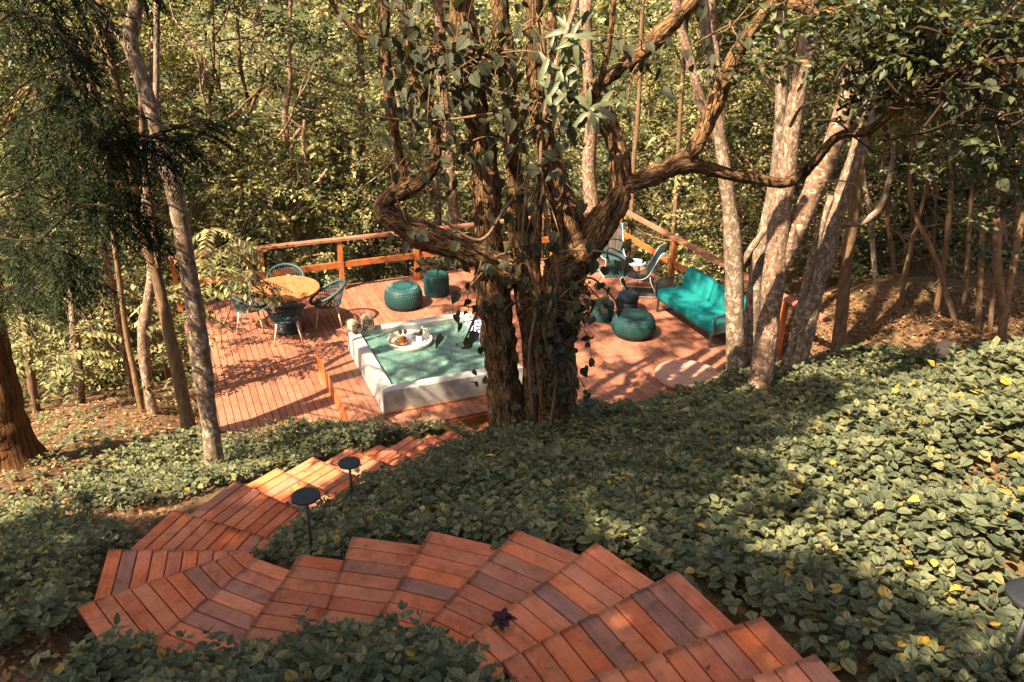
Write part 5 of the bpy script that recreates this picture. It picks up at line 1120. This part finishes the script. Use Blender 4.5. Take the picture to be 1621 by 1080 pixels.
def brush(name, label, pxr, hr, n, seed, mk='bark_thin'):
    rg = np.random.default_rng(seed); mb = MB(); R2 = np.array([HEAD[1], -HEAD[0]])
    for _ in range(n):
        h = rg.uniform(*hr); px = rg.uniform(*pxr); xy = h*HEAD + (px-CX)/FPX*h*R2
        if in_deck_view(np.array([[xy[0], xy[1], 0]]))[0]: continue
        gz = g1(*xy); p = np.array([xy[0], xy[1], gz + rg.uniform(0, 1)*(5.5-gz)]); d = unit(np.array([rg.normal(0, 0.7), rg.normal(0, 0.5), abs(rg.normal(0.6, 0.5))])); L = rg.uniform(0.8, 2.6); q = [p]
        for s in range(5): d = unit(d+rg.normal(0, 0.25, 3)); q.append(q[-1]+d*L/5)
        r = rg.uniform(0.009, 0.032); mb.tube(smooth_path(q, 2), np.linspace(r, r*0.3, 11), 5, False)
        for _ in range(2):
            i = rg.integers(1, 5); e = unit(d+rg.normal(0, 0.7, 3)); w = [q[i], q[i]+e*L*0.2, q[i]+e*L*0.35+rg.normal(0, 0.08, 3)]; mb.tube(smooth_path(w, 3), np.linspace(r*0.6, r*0.2, 7), 4, False)
    tag(mb.build(name, M[mk], None, True), label, kind='stuff')
brush('brushwood', 'tangle of thin bare branches in the woods', (-100, 1750), (13, 22), 300, 8)
brush('brushwood', 'pale sunlit bare branches in the woods', (-100, 1750), (13, 18), 420, 9, 'bark_pale')
# trunks that can be told apart in the woods
BT = [
    ([(413, 372, 8), (424, 335, 9), (436, 311, 9), (445, 291, 10), (456, 260, 9), (454, 217, 9), (451, 183, 9), (456, 150, 9), (459, 125, 8), (458, 60, 7), (462, -30, 6)], [[(446, 290, 8), (450, 262, 8), (459, 240, 8), (470, 212, 7), (478, 203, 6)], [(440, 300, 5), (434, 270, 5), (426, 240, 5), (418, 225, 4)]], 'pale twisted trunk behind the dining table, forked in the middle', 16.8, 'bark_pale'),
    ([(455, 348, 7), (472, 328, 8), (486, 305, 8), (497, 292, 7), (507, 284, 6), (518, 268, 5)], [[(484, 308, 6), (485, 270, 6), (480, 230, 6), (482, 190, 5)]], 'short pale leaning trunk right of the twisted one', 16.6, 'bark_pale'),
    ([(378, 260, 6), (378, 235, 7), (386, 205, 7), (395, 175, 7), (388, 140, 6), (380, 100, 6), (376, 30, 5)], [[(395, 178, 6), (404, 155, 6), (415, 135, 5), (420, 100, 5)]], 'slender forked trunk far behind the dining table', 18.5, 'bark_thin'),
    ([(726, 372, 16), (718, 330, 17), (712, 280, 18), (708, 220, 19), (702, 150, 19), (697, 80, 19), (694, 0, 18), (690, -80, 16)], [], 'broad pale trunk in the woods seen between the limbs of the gnarled tree', 17.2, 'bark_pale'),
    ([(694, 352, 11), (692, 320, 12), (688, 280, 11), (684, 200, 10), (680, 80, 9)], [], 'thin grey trunk under the left limb of the gnarled tree', 17.8, 'bark_mottle'),
    ([(938, 330, 24), (933, 290, 24), (932, 250, 23), (936, 190, 20), (930, 100, 19), (926, 0, 18)], [], 'ringed pinkish trunk seen through the fork of the gnarled tree', 17.0, 'bark_pale'),
    ([(1168, 330, 17), (1150, 260, 18), (1133, 215, 17), (1118, 185, 17), (1104, 140, 16), (1088, 80, 16), (1076, 40, 15), (1066, -20, 14)], [[(1150, 255, 13), (1140, 180, 15), (1134, 110, 15), (1128, 30, 14), (1124, -40, 12)]], 'pale leaning trunk behind the right rail, forking low', 16.4, 'bark_pale'),
    ([(1244, 330, 17), (1240, 260, 17), (1238, 190, 16), (1238, 120, 16), (1236, 50, 17), (1234, -40, 15)], [[(1240, 160, 8), (1220, 135, 10), (1205, 120, 9)]], 'dark straight trunk left of the tall pale trunk, in the woods', 15.4, 'bark_mottle'),
    ([(575, 330, 10), (574, 250, 11), (572, 150, 12), (570, 60, 12), (566, -40, 11)], [], 'grey trunk in the woods left of the curved limb', 18.6, 'bark_mottle'),
    ([(1000, 330, 8), (1003, 260, 8), (1010, 180, 8), (1014, 90, 7), (1018, -10, 7)], [], 'thin dark trunk in the woods right of the fork', 17.4, 'bark_thin'),
    ([(1068, 345, 7), (1072, 280, 8), (1076, 190, 7), (1083, 90, 7), (1090, -20, 6)], [], 'thin trunk in the woods behind the right limb', 18.2, 'bark_thin'),
    ([(127, 668, 15), (126, 620, 15), (121, 560, 14), (116, 500, 13), (112, 420, 12), (108, 300, 11)], [], 'pale short trunk in the dark woods on the left', 13.2, 'bark_mottle'),
    ([(62, 680, 15), (52, 620, 14), (44, 560, 13), (38, 480, 12), (30, 380, 11)], [], 'dark trunk just right of the conifer on the left', 12.6, 'bark_thin'),
    ([(152, 330, 12), (128, 285, 13), (105, 240, 13), (86, 200, 12), (60, 150, 11), (40, 80, 10)], [], 'sunlit leaning trunk crossing behind the conifer branches', 13.6, 'bark_pale'),
    ([(252, 200, 12), (244, 140, 11), (242, 90, 10), (247, 30, 9), (250, -40, 8)], [], 'pale upright stem right of the leaning mottled trunk', 16.2, 'bark_pale'),
    ([(190, 165, 12), (178, 110, 12), (170, 60, 11), (158, 0, 11), (150, -60, 10)], [], 'brown stem at the upper left, left of the mottled trunk', 14.6, 'bark_thin'),
    ([(330, 330, 6), (336, 260, 6), (332, 180, 6), (338, 100, 5), (336, 0, 5)], [], 'thin stem in the woods above the feather-leaved sapling', 18.0, 'bark_thin'),
    ([(860, 330, 9), (862, 240, 10), (868, 140, 9), (872, 20, 9)], [], 'thin trunk hidden behind the vine-clad stems', 18.0, 'bark_thin'),
    ([(640, 330, 9), (645, 240, 9), (652, 140, 9), (650, 20, 8)], [], 'thin trunk in the woods inside the curve of the left limb', 19.0, 'bark_mottle'),
    ([(1420, 470, 7), (1412, 400, 7), (1404, 330, 7), (1398, 250, 6), (1390, 150, 6)], [], 'thin grey trunk in the woods behind the leaning mossy trunk', 14.4, 'bark_thin'),
    ([(1470, 470, 6), (1476, 400, 6), (1480, 320, 6), (1478, 230, 6), (1484, 120, 5)], [], 'thin grey trunk in the woods behind the crooked sapling', 14.8, 'bark_thin'),
    ([(1610, 480, 8), (1606, 400, 8), (1610, 300, 8), (1604, 200, 7), (1606, 80, 7)], [], 'thin dark trunk in the woods at the right border', 14.0, 'bark_thin'),
    ([(1390, 480, 8), (1384, 420, 8), (1378, 350, 8), (1366, 270, 7), (1360, 170, 7)], [], 'brown trunk in the woods just right of the reddish slim trunk', 14.2, 'bark_mottle')]
for i, (pts, br, lab, dh, bk) in enumerate(BT):
    top = onplane(pts[-1][0], pts[-1][1], dh)
    tree('forest_tree', lab, pts, M[bk], br, dh=dh, n=9, flute=0.05, tw=(4, 0.6, 0.008), group='trunks in the woods', crowns=((top+np.array([0, 0, 2.2]), i % 4, 0.8),) if i % 2 == 0 else ())

# ------------------------------------------------------------------ trees beyond the left edge and behind the camera whose crowns shade the hillside
SH = [(-5.4, 0.9, [(-4.6, 0.0, 10.0, 4, 1.0), (-4.5, 2.0, 10.2, 4, 0.95), (-6.8, 0.4, 9.8, 4, 1.0), (-7.0, 1.7, 10.0, 4, 0.9), (-4.2, -1.4, 10.4, 4, 0.6)], 'tall tree on the hillside left of the stairs, outside the picture'),
      (-9.2, 2.0, [(-9.2, 1.8, 10.0, 4, 0.95), (-8.0, 3.6, 9.6, 4, 0.6), (-10.6, 3.2, 9.6, 4, 0.9)], 'tree on the slope far left of the stairs, outside the picture'),
      (-4.6, 3.3, [(-3.2, 5.2, 9.8, 0, 0.8), (-3.0, 3.5, 10.4, 4, 0.85), (-1.4, 3.6, 10.3, 4, 0.72)], 'tree on the slope left of the bend in the stairs, outside the picture'),
      (-4.6, -3.0, [(-4.6, -2.4, 9.8, 4, 0.85), (-6.6, -1.8, 9.6, 4, 0.9)], 'tree on the hill behind the camera, outside the picture')]
for x, y, cr, lab in SH:
    t = thing('shade_tree', lab, 'tree', (x, y, g1(x, y))); zt = cr[0][2]-t.location[2]
    MB().tube(smooth_path([(0, 0, -0.3), (0.1, 0.05, zt*0.35), (cr[0][0]-x-0.2, cr[0][1]-y, zt*0.8), (cr[0][0]-x, cr[0][1]-y, zt+0.6)], 5), np.linspace(0.2, 0.06, 16), 12, True, 0.06, 0.03).build('trunk', M['bark_mottle'], t, True)
    for (a, b_, c, k, s) in cr: add_crown(t, (a, b_, c), k, s)
